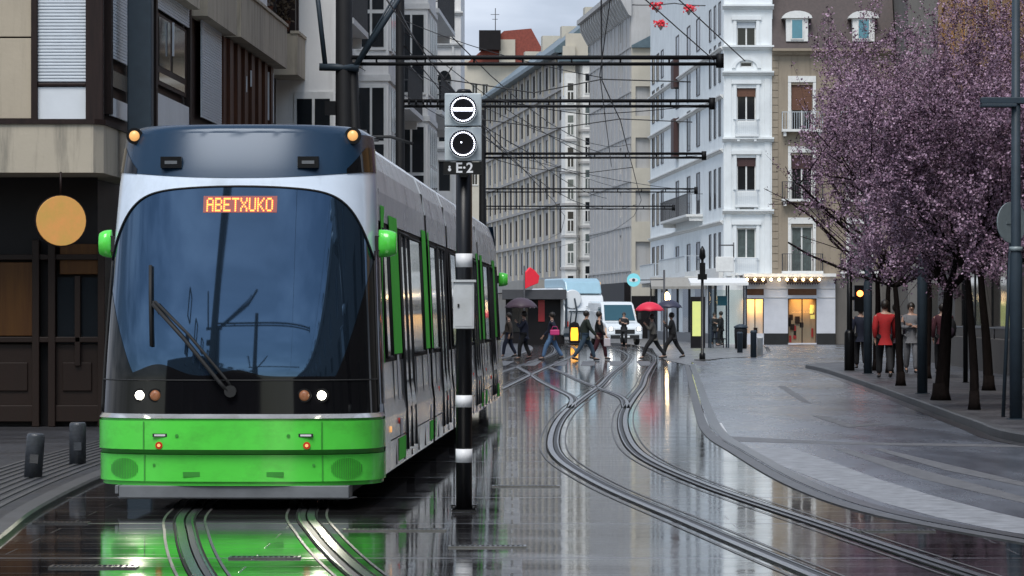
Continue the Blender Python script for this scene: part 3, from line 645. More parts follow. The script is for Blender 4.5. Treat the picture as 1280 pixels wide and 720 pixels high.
# ---- car body sides
def side_quad(mb, s, y0, y1, z0, z1, off=0, mi=0, nz=6):
    rows = []
    for j in range(nz+1):
        z = z0+(z1-z0)*j/nz; a = max(y0, nose(z)+.85) if y0 < 2 else y0
        rows.append([(s*(hw(z)+off), a, z), (s*(hw(z)+off), min(y1, TL-(nose(z)+.85)) if y1 > TL-2 else y1, z)])
    mb.grid(rows, mi, False)
joints = [8.3, 12.6, 17.0, 21.3]
edges = [0]+joints+[TL]
for k in range(5):
    y0 = edges[k]+(.18 if k else 0); y1 = edges[k+1]-(.18 if k < 4 else 0)
    # lower panels + upper band + closed core
    mb = MB()
    for s in (-1, 1):
        side_quad(mb, s, y0, y1, .26, 1.20, 0, 0); side_quad(mb, s, y0, y1, 1.2, 2.42, -.012, 2); side_quad(mb, s, y0, y1, 2.42, 2.68, 0, 1)
    yy0, yy1 = (1.4 if k == 0 else y0), (TL-1.4 if k == 4 else y1)
    mb.box(-1.15, 1.15, yy0+.01, yy1-.01, .30, .34, 2)
    for yy in (yy0+.02, yy1-.02):
        mb.quad((-1.1,yy,.3),(1.1,yy,.3),(1.1,yy,2.7),(-1.1,yy,2.7),2)
    body = mb.build('car_body', [M['silver'],M['roofgrey'],M['under']], tram)
    mb = MB()
    fs = 1.35 if k == 0 else y0; fe = TL-1.35 if k == 4 else y1
    sec = [(hw(2.68),2.68),(1.06,2.88),(.99,3.06),(.90,3.14),(-.90,3.14),(-.99,3.06),(-1.06,2.88),(-hw(2.68),2.68)]
    mb.grid([[(x,fs,z) for x,z in sec],[(x,fe,z) for x,z in sec]], 0, False)
    mb.add([(x,fs,z) for x,z in sec], [tuple(range(8))]); mb.add([(x,fe,z) for x,z in sec], [tuple(range(8))])
    for t in np.arange(fs+1.1, fe-.3, 1.45):                     # fairing joints
        for s in (-1, 1):
            mb.quad((s*(hw(2.68)+.003),t,2.68),(s*(hw(2.68)+.003),t+.02,2.68),(s*1.064,t+.02,2.88),(s*1.064,t,2.88),1)
    mb.build('roof', [M['roofgrey'],M['under']], tram)
    # rooftop equipment
    if fe-fs > 2:
        mb = MB(); mb.box(-.72,.78,fs+.9,fe-.7,3.141,3.225); mb.build('roof_unit', M['roofgrey'], tram, bevel=.03)
    # windows, doors and green pillars on each side
    for s in (-1, 1):
        cuts = []
        if k in (0, 4):
            base = [(2.45,3.05,'win'),(3.95,5.35,'door'),(5.55,7.0,'win')]
            gr = [(2.30-1.25*0+0.0, 0)]
            if k == 0:
                items = [(1.55,2.25,'win'),(3.75,5.05,'door'),(5.25,7.15,'win')]; greens = [(2.45,3.55),(7.4,8.1)]
            else:
                items = [(TL-b,TL-a,c) for a,b,c in [(1.55,2.25,'win'),(3.75,5.05,'door'),(5.25,7.15,'win')]]; greens = [(TL-3.55,TL-2.45),(TL-8.1,TL-7.4)]
        elif k in (1, 3): items = [(y0+.25,y0+1.55,'win'),(y0+1.75,y0+3.1,'door')]; greens = [(y1-.6,y1-.05)] if k == 3 else [(y0+.02,y0+.22)]
        else: items = [(y0+.3,y0+1.9,'win'),(y0+2.1,y1-.3,'win')]; greens = []
        for a, b, c in items:
            mb = MB()
            if c == 'win':
                side_quad(mb, s, a, b, 1.24, 2.36, .002, 0); o = mb.build('window', M['tglass'], body)
                mb = MB(); mb.tube([(s*(hw(2.36)+.004),a,2.36),(s*(hw(2.36)+.004),b,2.36)], .012, 4); mb.tube([(s*(hw(1.24)+.004),a,1.24),(s*(hw(1.24)+.004),b,1.24)], .012, 4)
                for y in (a, b): mb.tube([(s*(hw(1.24)+.004),y,1.24),(s*(hw(2.36)+.004),y,2.36)], .012, 4)
                mb.build('window_seal', M['under'], o)
            else:
                side_quad(mb, s, a, b, .34, 2.36, .006, 0)
                for q in (a+.03, (a+b)/2+.02): side_quad(mb, s, q, q+(b-a)/2-.05, .75, 2.25, .012, 1)
                o = mb.build('door', [M['silver'],M['tglass']], body)
                mb = MB()
                for y in (a, (a+b)/2, b): mb.tube([(s*(hw(.36)+.012),y,.36),(s*(hw(2.36)+.014),y,2.36)], .014, 4)
                mb.tube([(s*(hw(2.37)+.012),a,2.37),(s*(hw(2.37)+.012),b,2.37)], .02, 4)
                mb.build('door_seal', M['under'], o)
        for a, b in greens:
            mb = MB(); side_quad(mb, s, a, b, 1.26, 2.50, .008, 0); side_quad(mb, s, a+.1, b+.0, .30, .50, .004, 0)
            side_quad(mb, s, a+(b-a)*.35, a+(b-a)*.6, .52, 1.25, .004, 1)
            mb.build('green_pillar', [M['greens'],M['white']], body)
        mb = MB()
        for q, (fy, fz, mi) in enumerate([(1.5,.62,0),(y0+1.0,.8,1),(y0+2.6,.66,1)]):
            if k and q == 0: continue
            if k == 0 and q == 1: continue
            p = (s*(hw(fz)+.0), fy, fz); mb.lathe([(.028,-.01),(.028,.012)], 10, mi, p, 'x')
        mb.build('side_lamp', [M['amber'],M['red']], body)
        mb = MB()
        for t in (.52, ): mb.tube([(s*(hw(t)+.002),max(y0,1.6),t),(s*(hw(t)+.002),min(y1,TL-1.6),t)], .006, 4)
        for t in np.arange(max(y0,1.6)+.7, min(y1,TL-1.6)-.2, 1.1): mb.tube([(s*(hw(.3)+.002),t,.28),(s*(hw(1.2)+.002),t,1.2)], .006, 4)
        mb.build('panel_joint', M['under'], body)
    mb = MB(); mb.box(-.95,.95,y0+.5,y1-.5,.13,.30); mb.build('underframe', M['under'], tram)
for y in (4.6, 14.8, TL-4.6):
    for s in (-1, 1):
        mb = MB()
        for dy in (-.9, .9): mb.lathe([(.29,-.06),(.29,.06)], 20, 0, (s*.5,y+dy,.30), 'x')
        mb.build('wheel', M['under'], tram)
for j in joints:
    mb = MB()
    for q in range(5):
        y = j-.17+q*.085
        for x0_, x1_, z0_, z1_ in ((-1.10,1.10,.35,2.66),):
            mb.box(x0_, x1_, y-.028, y+.028, z0_, z1_)
        mb.box(-1.06, 1.06, y+.03 if q < 4 else y, y+.056 if q < 4 else y+.01, .38, 2.9)
    mb.build('bellows', M['under'], tram)
# green patch and strip round the cab side glass, dark quarter light
for s in (-1, 1):
    mb = MB()
    rows = []
    for z in np.linspace(1.2, 2.56, 16):
        a = P(s*H, z)[1]; w_ = .06+.42*max(0,(z-1.95)/.6)**1.2
        rows.append([(s*(hw(z)+.007), a+.22, z), (s*(hw(z)+.007), a+.22+w_, z)])
    mb.grid(rows); mb.build('green_flash', M['greens'], tram)
    mb = MB(); rows = []
    for z in np.linspace(.86, 2.15, 12):
        rows.append([P(s*(ths+.004), z, .004), P(s*R(88), z, .004), (s*(hw(z)+.004), nose(z)+.95+.08*(2.15-z), z)])
    mb.grid(rows); mb.build('quarter_glass', M['blackglass'], tram)
# rear closure (mirror of the nose, simple shell)
mb = MB()
for (z0_, z1_, mi, nz_) in ((.24,.757,0,3),(.757,2.3,1,12),(2.3,3.1,2,6)):
    rows = []
    for j in range(nz_+1):
        z = z0_+(z1_-z0_)*j/nz_; rows.append([(lambda p: (p[0], TL-p[1], p[2]))(P(-H+2*H*i/32, z)) for i in range(33)])
    mb.grid(rows, mi)
mb.build('rear_end', [M['green'],M['blackglass'],M['cap']], tram)
# pantograph
mb = MB(); py = 9.8
mb.box(-.5,.5,py-.3,py+.3,3.32,3.40)
for s in (-1, 1):
    mb.tube([(s*.4,py+.2,3.42),(s*.45,py-.9,4.2)], .022, 6); mb.tube([(s*.45,py-.9,4.2),(s*.5,py+.1,5.72)], .018, 6)
mb.tube([(-.8,py+.1,5.70),(-.6,py+.1,5.78),(.6,py+.1,5.78),(.8,py+.1,5.70)], .02, 6); mb.tube([(-.5,py+.1,5.72),(.5,py+.1,5.72)], .016, 6)
#pantograph hidden low: folded
mb = MB(); mb.box(-.45,.45,py-.3,py+.3,3.23,3.38)
for s in (-1, 1):
    mb.tube([(s*.4,py+.2,3.4),(s*.42,py-1.1,3.5)], .022, 6); mb.tube([(s*.42,py-1.1,3.5),(s*.45,py+.5,3.58)], .018, 6)
mb.tube([(-.85,py+.5,3.54),(-.6,py+.5,3.62),(.6,py+.5,3.62),(.85,py+.5,3.54)], .02, 6)
mb.build('pantograph', M['under'], tram)
mb = MB(); mb.tube([(.45,1.9,3.2),(.5,2.3,3.26),(.92,2.35,3.24),(.95,1.95,3.19)], .02, 6); mb.box(.4,.95,1.95,2.3,3.17,3.20); mb.build('roof_bracket', M['under'], tram)

# ============================================================ SIGNAL POST
def textmesh(s, size, m, name):
    c = bpy.data.curves.new(name, 'FONT'); c.body = s; c.size = size; c.extrude = .003; c.align_x = 'CENTER'; c.align_y = 'CENTER'; c.offset = size*.02
    o = bpy.data.objects.new(name, c); COL.objects.link(o); dg = bpy.context.evaluated_depsgraph_get(); me = bpy.data.meshes.new_from_object(o.evaluated_get(dg)); bpy.data.objects.remove(o)
    me.name = name
    rot = Matrix.Rotation(R(90), 4, 'X'); me.transform(rot); me.materials.clear(); me.materials.append(m); return me
X, Y = g(580, 640)
sp_ = thing('tram_signal_post', 'black signal post with white bands, grey cabinet, two ring lights and E-2 plate', 'tram signal', (X, Y, 0))
k = 4200/Y
def zz(y, Yd=Y): return 1.6+(395-y)*Yd/4200
mb = MB(); mb.lathe([(.066,.02),(.066,3.42)], 24); mb.lathe([(.072,3.42),(.05,3.45)], 24); sp_pole = mb.build('pole', M['black'], sp_)
mb = MB(); mb.prism([(-.10,-.10),(.10,-.10),(.10,.10),(-.10,.10)], .006, .022)
for s in (-1,1):
    for t in (-1,1): mb.lathe([(.014,.022),(.014,.05)], 8, 0, (s*.08,t*.08,0))
mb.box(-.105,-.07,-.02,.02,.03,.06); mb.box(.07,.105,-.02,.02,.03,.06)
mb.build('base_plate', M['black'], sp_)
for y0, y1 in ((317,334),(494,509),(561,578)):
    mb = MB(); mb.lathe([(.0685,zz(y1)),(.0685,zz(y0))], 24); mb.build('white_band', M['white'], sp_)
mb = MB(); mb.box(-.085,.085,-.17,-.06,zz(411),zz(353)); c_ = mb.build('cabinet', M['cabinet'], sp_, bevel=.006)
mb = MB(); mb.box(-.10,.10,-.185,-.055,zz(353),zz(351)+.006); mb.box(-.072,.072,-.173,-.170,zz(408),zz(357)); mb.build('cabinet_door', M['cabinet'], c_, bevel=.002)
mb = MB(); mb.box(-.05,-.035,-.182,-.172,zz(384),zz(380)); mb.build('lock', M['under'], c_)
for iu, (y0, y1) in enumerate(((118,158.5),(160,202))):
    z0, z1 = zz(y1), zz(y0); zc_ = (z0+z1)/2
    mb = MB(); mb.box(-.155,.145,-.16,-.0,z0,z1); h = mb.build('signal_head', M['sigbox'], sp_, bevel=.008)
    mb = MB()                                          # hood around the lens
    n = 28; ro = .112
    for a0 in range(n):
        t0, t1 = 2*math.pi*a0/n, 2*math.pi*(a0+1)/n
        if -math.pi*.62 < (t0+t1)/2-3*math.pi/2 < math.pi*.0 and False: continue
        dep = .12 if math.sin((t0+t1)/2) > -.55 else .03
        q = lambda t, r_, y: (-.005+r_*math.cos(t), y, zc_+r_*math.sin(t))
        mb.quad(q(t0,ro,-.161),q(t1,ro,-.161),q(t1,ro,-.161-dep),q(t0,ro,-.161-dep)); mb.quad(q(t0,ro+.006,-.161),q(t1,ro+.006,-.161),q(t1,ro+.006,-.161-dep),q(t0,ro+.006,-.161-dep)); mb.quad(q(t0,ro,-.161-dep),q(t1,ro,-.161-dep),q(t1,ro+.006,-.161-dep),q(t0,ro+.006,-.161-dep))
    mb.build('hood', M['sigbox'], h)
    mb = MB(); mb.lathe([(.108,-.17),(.108,-.161)], 28, 0, (-.005,0,zc_), 'y'); mb.build('lens', M['lens'], h)
    mb = MB()
    for a0 in range(34):
        t = 2*math.pi*a0/34
        mb.lathe([(.0062,-.178),(.0062,-.171)], 8, 0, (-.005+.093*math.cos(t),0,zc_+.093*math.sin(t)), 'y')
    if iu == 0:
        for q in range(-8, 9):
            for dz in (-.008, .008): mb.lathe([(.0072,-.178),(.0072,-.171)], 6, 0, (-.005+q*.0092,0,zc_+dz), 'y')
        mb.box(-.082,.072,-.175,-.171,zc_-.011,zc_+.011)
    else: mb.lathe([(.007,-.178),(.007,-.171)], 8, 0, (-.02,0,zc_+.012), 'y')
    mb.build('light_ring', M['led'], h)
mb = MB(); mb.box(-.165,.145,-.155,-.125,zz(219),zz(203.5)); pl = mb.build('number_plate', M['black'], sp_)
o = link('plate_lettering', textmesh('E·2', .115, M['text'], 'plate_lettering'), pl, (.005,-.158,zz(211.3)))
mb = MB(); mb.lathe([(.014,-.16),(.014,-.155)], 10, 0, (-.115,0,zz(213)), 'y'); mb.lathe([(.009,-.16),(.009,-.155)], 10, 0, (-.115,0,zz(209.5)), 'y'); mb.build('plate_emblem', M['text'], pl)
mb = MB(); mb.box(-.03,.03,-.13,.0,zz(222),zz(116)); mb.build('bracket', M['black'], sp_)

# ============================================================ OVERHEAD LINE
ARMZ = 6.31
def mast(x, Yd, xr, label, ht=11.5, r=.16, double=True, brace=False, xl=None, armz=None):
    X = (x-640)*Yd/4200; XR = (xr-640)*Yd/4200; AZ = armz or ARMZ
    t = thing('catenary_mast', label, 'catenary mast', (X, Yd, .05), 0, 'masts with cross arms carrying the tram wires')
    mb = MB(); mb.lathe([(r*1.6,0),(r*1.6,.03),(r,.06),(r*.85,ht)], 16); mb.build('pole', M['mast'], t)
    AZ -= .05
    if xl is not None: x0 = (xl-640)*Yd/4200-X
    else: x0 = 0
    mb = MB(); mb.tube([(x0,-.02,AZ+.06),(XR-X,-.02,AZ+.06)], .040 if Yd < 110 else .03, 8); mb.tube([(x0,-.02,AZ-.06),(XR-X,-.02,AZ-.06)], .033 if Yd < 110 else .025, 8)
    for q in np.arange(.6, XR-X, .9): mb.tube([(q,-.02,AZ-.06),(q,-.02,AZ+.06)], .02, 6)
    mb.lathe([(.07,-.13),(.07,.13)], 10, 0, (XR-X,-.02,AZ)); mb.build('cross_arm', M['mast'], t)
    return t, X, XR
m1, X1, XR1 = mast(430, 62, 900, 'nearest catenary mast, thick black, standing behind the tram roof', r=.17)
mb = MB(); AZ = ARMZ-.05
mb.tube([(-.45,-.1,AZ-.12),(.28,-.1,AZ-.14)], .07, 8, 0); mb.tube([(-.34,-.1,AZ-.1),(-.52,-.1,AZ+1.5)], .045, 8, 0); mb.tube([(.22,-.1,AZ-.1),(1.25,-.1,AZ+1.5)], .055, 8, 0)
mb.tube([(.3,-.1,AZ+.1),(1.0,-.1,AZ+1.3)], .02, 6, 0)
mb.build('bracket_strut', M['mastblue'], m1)
mb = MB(); mb.tube([(.16,0,AZ-.2),(.27,0,3.0),(.30,0,.0)], .10, 8); mb.build('second_pole', M['mast'], m1)
mb = MB(); mb.box(-.35,-.15,-.12,.08,AZ-1.0,AZ-.75); mb.build('junction_box', M['mast'], m1)
m2, X2, XR2 = mast(500, 74.5, 890, 'second catenary mast, slim black, against the white bay window house', r=.11)
mb = MB(); mb.box(-.15,.25,-.2,.2,3.2,4.0); mb.build('junction_box', M['mast'], m2)
for q in range(9): mb = MB(); mb.lathe([(.05,-.02),(.05,.02)], 8, 0, (.2+q*.16,-.1,ARMZ-.05+.02), 'x'); mb.build('insulator', M['mast'], m2)
m3, X3, XR3 = mast(603, 98.7, 880, 'third catenary mast, short dark, beside the E-2 signal', ht=7.6, r=.11)
m4, X4, XR4 = mast(602, 126, 870, 'fourth catenary mast beyond the crossing behind the tram', ht=7.0, r=.10)
m5, X5, XR5 = mast(606, 146, 842, 'fifth and most distant catenary mast behind the tram end', ht=6.6, r=.09)
# contact wires hang from the arms
arms = [(-60,None),(10,None),(36,None),(62,0),(74.5,0),(98.7,0),(126,0),(146,0),(175,None)]
def cable(label, pts, r=.011, group='overhead wires of the tramway', sag=0.0):
    P_ = [Vector(p) for p in pts]; o0 = P_[0]; full = []
    for a, b in zip(P_[:-1], P_[1:]):
        n = 8
        for q in range(n):
            t = q/n; p = a.lerp(b, t); p.z -= sag*4*t*(1-t)*(b-a).length; full.append(p-o0)
    full.append(P_[-1]-o0)
    mb = MB(); mb.tube(full, r, 5); o = mb.build('overhead_wire', M['wire']); o.location = o0
    return tag(o, label, 'overhead wire', group)
LW = [(1.2,-30),(.3,10),(-2.0,36),(-1.25,62),(-.75,74.5),(.3,98.7),(1.55,126),(2.3,146),(2.55,175),(1.0,215)]
RW = [(7.5,-30),(3.7,10),(1.0,38),(1.66,62),(2.4,74.5),(3.55,98.7),(4.85,126),(5.3,146),(5.1,175),(2.6,215)]
cable('contact wire above the track of the green tram', [(x,y,5.95) for x,y in LW], .012, sag=.001)
cable('contact wire above the curving right-hand track', [(x,y,5.95) for x,y in RW], .012, sag=.001)
cable('feeder wire crossing high from top left to the end of the nearest arm', [(-1.0,38,7.4),(XR1-.1,62,ARMZ)], .011)
cable('second feeder wire just above it reaching the nearest arm end', [(-.4,38,7.3),(XR1+.6,64,ARMZ+.15)], .011)
cable('slack wire from the second mast down to the third arm', [(X2+.1,74.4,7.6),(.3,98.7,6.1)], .012, sag=.012)
cable('wire from the second mast top across to the right arm ends', [(X2+.1,74.4,7.9),(2.4,98,6.2),(XR3-.2,98.6,6.3)], .01, sag=.01)
cable('wire from left houses sloping to the far arms', [(-5.2,80,8.6),(.6,110,6.7),(XR4,126,6.3)], .011, sag=.008)
cable('pull-off wire slanting to the second arm right end', [(-.4,72,6.25),(1.6,73,5.98),(XR2-.2,74.4,6.28)], .01, sag=.01)
cable('pull-off wire slanting below the nearest arm', [(X1+2.0,62,6.2),(-1.25,62,5.97),(.4,62,5.72),(1.66,62,5.97),(3.3,62,5.92)], .012)
cable('pull-off wire slanting below the second arm', [(X2+1.0,74.5,6.2),(-.75,74.5,5.97),(.9,74.5,5.75),(2.4,74.5,5.97),(4.0,74.5,5.9)], .012)
cable('pull-off wire slanting below the third arm', [(X3+.4,98.7,6.2),(.3,98.7,5.97),(2.0,98.7,5.78),(3.55,98.7,5.97)], .012)
cable('thin span wire from signal area up to the left roofs', [(-2.9,110,9.5),(.5,130,8.0),(4.5,160,7.2)], .014, sag=.01)
cable('span wire between grey facade and left houses', [(-2.2,118,11.5),(8.6,242,14)], .022, sag=.012)
cable('lower span wire between grey facade and left houses', [(-2.4,116,9.3),(8.8,238,9.5)], .02, sag=.014)
cable('wire falling steeply from the upper frame edge past the grey cornice', [(1.5,44,7.3),(1.62,62,6.05),(2.9,98,5.96)], .01)
for i,(a,b) in enumerate([((-2.5,74.5,8.4),(-1.25,62,6.0)),((-2.5,74.5,8.2),(1.66,62,6.0)),((-2.5,74.5,7.2),(2.4,90,5.97)),((X3,98.7,7.5),(-.6,74.5,6.3)),((X3,98.7,7.2),(4.5,126,6.3))]):
    cable(['stay wire from second mast head to the near left contact wire','stay wire from second mast head to the near right contact wire','stay wire from second mast slanting into the street','stay wire from third mast head back to the second arm','stay wire from third mast head to the fourth arm'][i], [a,b], .009, sag=.01)

# blue-grey mast in front of the brown building
X = -5.22; t = thing('steel_mast', 'wide blue-grey steel mast in front of the brown shuttered building', 'mast', (X,47.2,.05))
mb = MB(); mb.box(-.17,.17,-.15,.15,.03,9); mb.build('pole', M['mastblue'], t, bevel=.02)
mb = MB(); mb.box(-.28,.28,-.28,.28,0,.03); mb.build('base_plate', M['mastblue'], t)

# ============================================================ BUILDINGS
class Facade:
    def __init__(s, name, label, p0, p1, cat='building'):
        s.p0 = Vector((p0[0],p0[1],0)); s.p1 = Vector((p1[0],p1[1],0)); d = s.p1-s.p0; s.W = d.length; s.d = d.normalized(); s.a = math.atan2(d.y, d.x)
        s.n = Vector((-s.d.y, s.d.x, 0))
        s.root = thing(name, label, cat, (p0[0],p0[1],0), s.a)
    def px(s, x, y, off=0.0):
        """picture point lying on this facade plane (offset inward by off) -> (along, z)"""
        o = s.p0+s.n*off; rx = (x-640)/4200
        # o.x + t d.x = rx*(o.y + t d.y)
        t = (rx*o.y-o.x)/(s.d.x-rx*s.d.y); Y = o.y+t*s.d.y
        return t, 1.6+(395-y)*Y/4200
    def rect(s, x0, y0, x1, y1, off=0):
        """picture box (taken at its centre column for heights)"""
        a, _ = s.px(x0, 0, off); b, _ = s.px(x1, 0, off); _, zt_ = s.px((x0+x1)/2, y0, off); _, zb_ = s.px((x0+x1)/2, y1, off)
        return (min(a,b), max(a,b), min(zb_,zt_), max(zb_,zt_))
def wall(root, Wd, Ht, ops, m, depth=8, rv=.22, name='wall', y=0, z0=0, x0=0, back=True, reveal=None):
    xs = sorted({x0, x0+Wd}|{a for o in ops for a in o[:2]}); zs = sorted({z0, Ht}|{a for o in ops for a in o[2:4]})
    xs = [x for x in xs if x0-1e-6 <= x <= x0+Wd+1e-6]; zs = [z for z in zs if z0-1e-6 <= z <= Ht+1e-6]
    mb = MB()
    for i in range(len(xs)-1):
        for j in range(len(zs)-1):
            cx, cz = (xs[i]+xs[i+1])/2, (zs[j]+zs[j+1])/2
            if any(o[0] < cx < o[1] and o[2] < cz < o[3] for o in ops): continue
            mb.quad((xs[i],y,zs[j]),(xs[i+1],y,zs[j]),(xs[i+1],y,zs[j+1]),(xs[i],y,zs[j+1]))
    for a, b, c, d in [o[:4] for o in ops]:
        mb.quad((a,y,c),(a,y+rv,c),(a,y+rv,d),(a,y,d)); mb.quad((b,y,c),(b,y+rv,c),(b,y+rv,d),(b,y,d)); mb.quad((a,y,c),(b,y,c),(b,y+rv,c),(a,y+rv,c)); mb.quad((a,y,d),(b,y,d),(b,y+rv,d),(a,y+rv,d))
    if back:
        X0, X1 = x0, x0+Wd
        mb.quad((X0,y,z0),(X0,y+depth,z0),(X0,y+depth,Ht),(X0,y,Ht)); mb.quad((X1,y,z0),(X1,y+depth,z0),(X1,y+depth,Ht),(X1,y,Ht)); mb.quad((X0,y+depth,z0),(X1,y+depth,z0),(X1,y+depth,Ht),(X0,y+depth,Ht)); mb.quad((X0,y,Ht),(X1,y,Ht),(X1,y+depth,Ht),(X0,y+depth,Ht))
    return mb.build(name, m, root)
WC = {}
def window(root, o, style='casement', y=.12, fm='trim', gm='glass', blind=0.0, bm='blind', sill=False):
    w, h = round(o[1]-o[0],2), round(o[3]-o[2],2); key = (w,h,style,fm,gm,sill)
    if key not in WC:
        f = .07 if w > .7 else .045
        mb = MB()
        mb.box(0,f,0,.07,0,h); mb.box(w-f,w,0,.07,0,h); mb.box(f,w-f,0,.07,0,f); mb.box(f,w-f,0,.07,h-f,h)
        if style == 'casement': mb.box(w/2-f*.6,w/2+f*.6,.0,.06,f,h-f)
        if style == 'transom': mb.box(w/2-f*.6,w/2+f*.6,.0,.06,f,h-f); mb.box(f,w/2-f*.6,.01,.06,h*.55,h*.55+f); mb.box(w/2+f*.6,w-f,.01,.06,h*.55,h*.55+f)
        if style == 'grid':
            for q in (1,2): mb.box(w*q/3-.025,w*q/3+.025,.0,.06,f,h-f)
            mb.box(f,w-f,-.004,.055,h/2-.03,h/2+.03)
        if style == 'slats':
            n = max(3,int(w/.14))
            for q in range(1,n): mb.box(w*q/n-.02,w*q/n+.02,-.02,.05,f,h-f)
        if sill: mb.box(-.08,w+.08,-.2,-.02,-.07,-.002)
        g_ = MB(); g_.box(f*.5,w-f*.5,.03,.05,f*.5,h-f*.5)
        WC[key] = (mb.mesh('window', M[fm]), g_.mesh('pane', M[gm]))
    a = link('window', WC[key][0], root, (o[0], y, o[2])); link('pane', WC[key][1], a)
    if blind > 0:
        mb = MB(); bh = h*blind; n = max(2,int(bh/.12))
        for q in range(n): mb.box(.03,w-.03,-.05,-.012-.02*(q%2),h-bh+bh*q/n,h-bh+bh*(q+1)/n-.004)
        mb.build('blind', M[bm], a)
    return a
def balcony(root, x0, x1, z, dep=.6, h=1.05, m='iron', slab='trim', step=.12, thick=.14):
    mb = MB(); mb.box(x0,x1,-dep,-.003,z-thick,z); mb.box(x0+.1,x0+.25,-dep*.8,-.003,z-thick-.25,z-thick-.002); mb.box(x1-.25,x1-.1,-dep*.8,-.003,z-thick-.25,z-thick-.002)
    b = mb.build('balcony', M[slab], root)
    mb = MB(); e = .03
    n = max(2,int((x1-x0)/step))
    for q in range(n+1):
        x = x0+e+(x1-x0-2*e)*q/n; mb.box(x-.012,x+.012,-dep+e-.012,-dep+e+.012,z+.002,z+h)
    for s in (x0+e, x1-e):
        for q in range(1,max(2,int(dep/step))): yy = -dep+e+q*step; mb.box(s-.012,s+.012,yy-.012,yy+.012,z+.002,z+h)
        mb.box(s-.02,s+.02,-dep+e,-.004,z+h,z+h+.035)
    mb.box(x0+e+.021,x1-e-.021,-dep+e-.02,-dep+e+.02,z+h,z+h+.035); mb.build('railing', M[m], b)
    return b
def cornice(root, x0, x1, z, h=.3, dep=.35, m='trim', name='cornice', both=0):
    mb = MB(); mb.prism_x([(-.003,z),(-dep*.4,z+h*.2),(-dep*.6,z+h*.55),(-dep,z+h*.65),(-dep,z+h),(-.003,z+h)], x0-both, x1+both); return mb.build(name, M[m], root)

# ---------- A: brown shuttered building at left (front face towards camera + street face)
AF = Facade('apartment_building', 'brown timber and concrete building at left with white shutters and overhanging balconies', (-16,46), (-5.67,46))
A = AF.root
cornerx = AF.W
# overhanging concrete slab round the corner
z0, z1 = zz(217,46), zz(157,46)
mb = MB(); sx = math.sin(0)
def side(Yv): return -5.67+.038*(Yv-46)+16     # local x of the street face at depth Y
mb.prism([(0,-.35),(cornerx-.02,-.35),(cornerx+.10,-.18),(side(49.6)+.08,3.6),(side(49.6)-.5,3.6),(0,3.6)], z0, z1)
sl = mb.build('overhang', M['conc'], A)
mb = MB(); mb.prism([(0,-.38),(cornerx,-.38),(cornerx+.13,-.2),(side(49.6)+.11,3.6),(0,3.6)], z1+.002, z1+.07); mb.build('ledge', M['brownw'], sl)
# upper storey core
mb = MB(); mb.prism([(0,0.02),(cornerx-.3,0.02),(side(46)-.02,.3),(side(67.6)-.02,21.6),(side(67.6)-.27,21.6),(side(71)-.27,25),(-0,25)], z1+.07, 10.6); mb.build('upper_wall', M['brownw'], A)
mb = MB()
for (a, b) in ((-30,40),):
    x0 = AF.px(-200,0)[0]; x1 = AF.px(41,0)[0]
    for zz0, zz1 in ((4.3,5.4),(5.42,7.5),(7.52,10.2),(10.22,13)):
        mb.box(0,x1-1.9,-.04,.018,zz0,zz1-.0); mb.box(x1-1.88,x1,-.04,.018,zz0,zz1)
mb.build('concrete_panel', M['concpanel'], A, bevel=.01)
def roller(x0, x1, z0, z1, y0, root, nm='roller_shutter', slat=.045):
    mb = MB(); z = z0
    while z < z1-.01:
        mb.prism_x([(y0,z),(y0-.016,z+slat*.3),(y0-.016,z+slat*.7),(y0-.001,z+slat*.96),(y0+.02,z+slat*.96),(y0+.02,z)], x0, x1); z += slat
    return mb.build(nm, M['shutter'], root)
r0 = AF.rect(48,-200,108,103); 
for zb_ in (0, 3.15):
    a, b = AF.px(48,0)[0], AF.px(108,0)[0]
    roller(a, b, zz(103,46)+zb_, zz(103,46)+1.95+zb_, -.02, A)
    mb = MB(); mb.box(a,b,-.04,.018,zz(152,46)+zb_+.02,zz(109,46)+zb_); mb.build('white_panel', M['whitepanel'], A)
    mb = MB(); mb.box(a-.09,a-.002,-.10,.018,zz(154,46)+zb_+.03,zz(154,46)+zb_+3.15-.01); mb.box(b+.002,b+.24,-.12,.018,zz(154,46)+zb_+.03,zz(154,46)+3.14+zb_); mb.box(a,b,-.07,.018,zz(108,46)+zb_,zz(104,46)+zb_); mb.box(a,b,-.07,.018,zz(103,46)+zb_+1.96,zz(154,46)+3.15+zb_); mb.build('window_surround', M['brownw'], A, bevel=.01)
# street face: local frame along the street
def st(Yv, z, o=0.0):      # point on the street face, o outwards
    return (side(Yv)+o, Yv-46, z)
def sbox(mb, Y0, Y1, z0, z1, o0=0.0, o1=.05, mi=0):
    a, b, c, d = st(Y0,z0,o0), st(Y1,z0,o0), st(Y1,z0,o1), st(Y0,z0,o1)
    mb.add([a,b,c,d]+[(p[0],p[1],z1) for p in (a,b,c,d)], [(0,3,2,1),(4,5,6,7),(0,1,5,4),(1,2,6,5),(2,3,7,6),(3,0,4,7)], mi)
def YX(x): return 7.42/(.038+(640-x)/4200)
def sz(x, y): return zz(y, YX(x))
def sroller(x0, x1, zt_, zb_):
    mb = MB(); z = zb_
    while z < zt_-.01: sbox(mb, YX(x0), YX(x1), z, z+.034, .06, .085); sbox(mb, YX(x0), YX(x1), z+.034, z+.045, .06, .07); z += .045
    mb.build('roller_shutter', M['shutter'], A)
sroller(132,159, 7.2, sz(145,78))
mb = MB(); sbox(mb, YX(132), YX(159), sz(145,158)+.1, sz(145,127), .05, .08); mb.build('white_panel', M['whitepanel'], A)
mb = MB(); sbox(mb, YX(133), YX(158), sz(145,112), sz(145,92), .05, .06); mb.build('pane', M['glass'], A)
mb = MB()
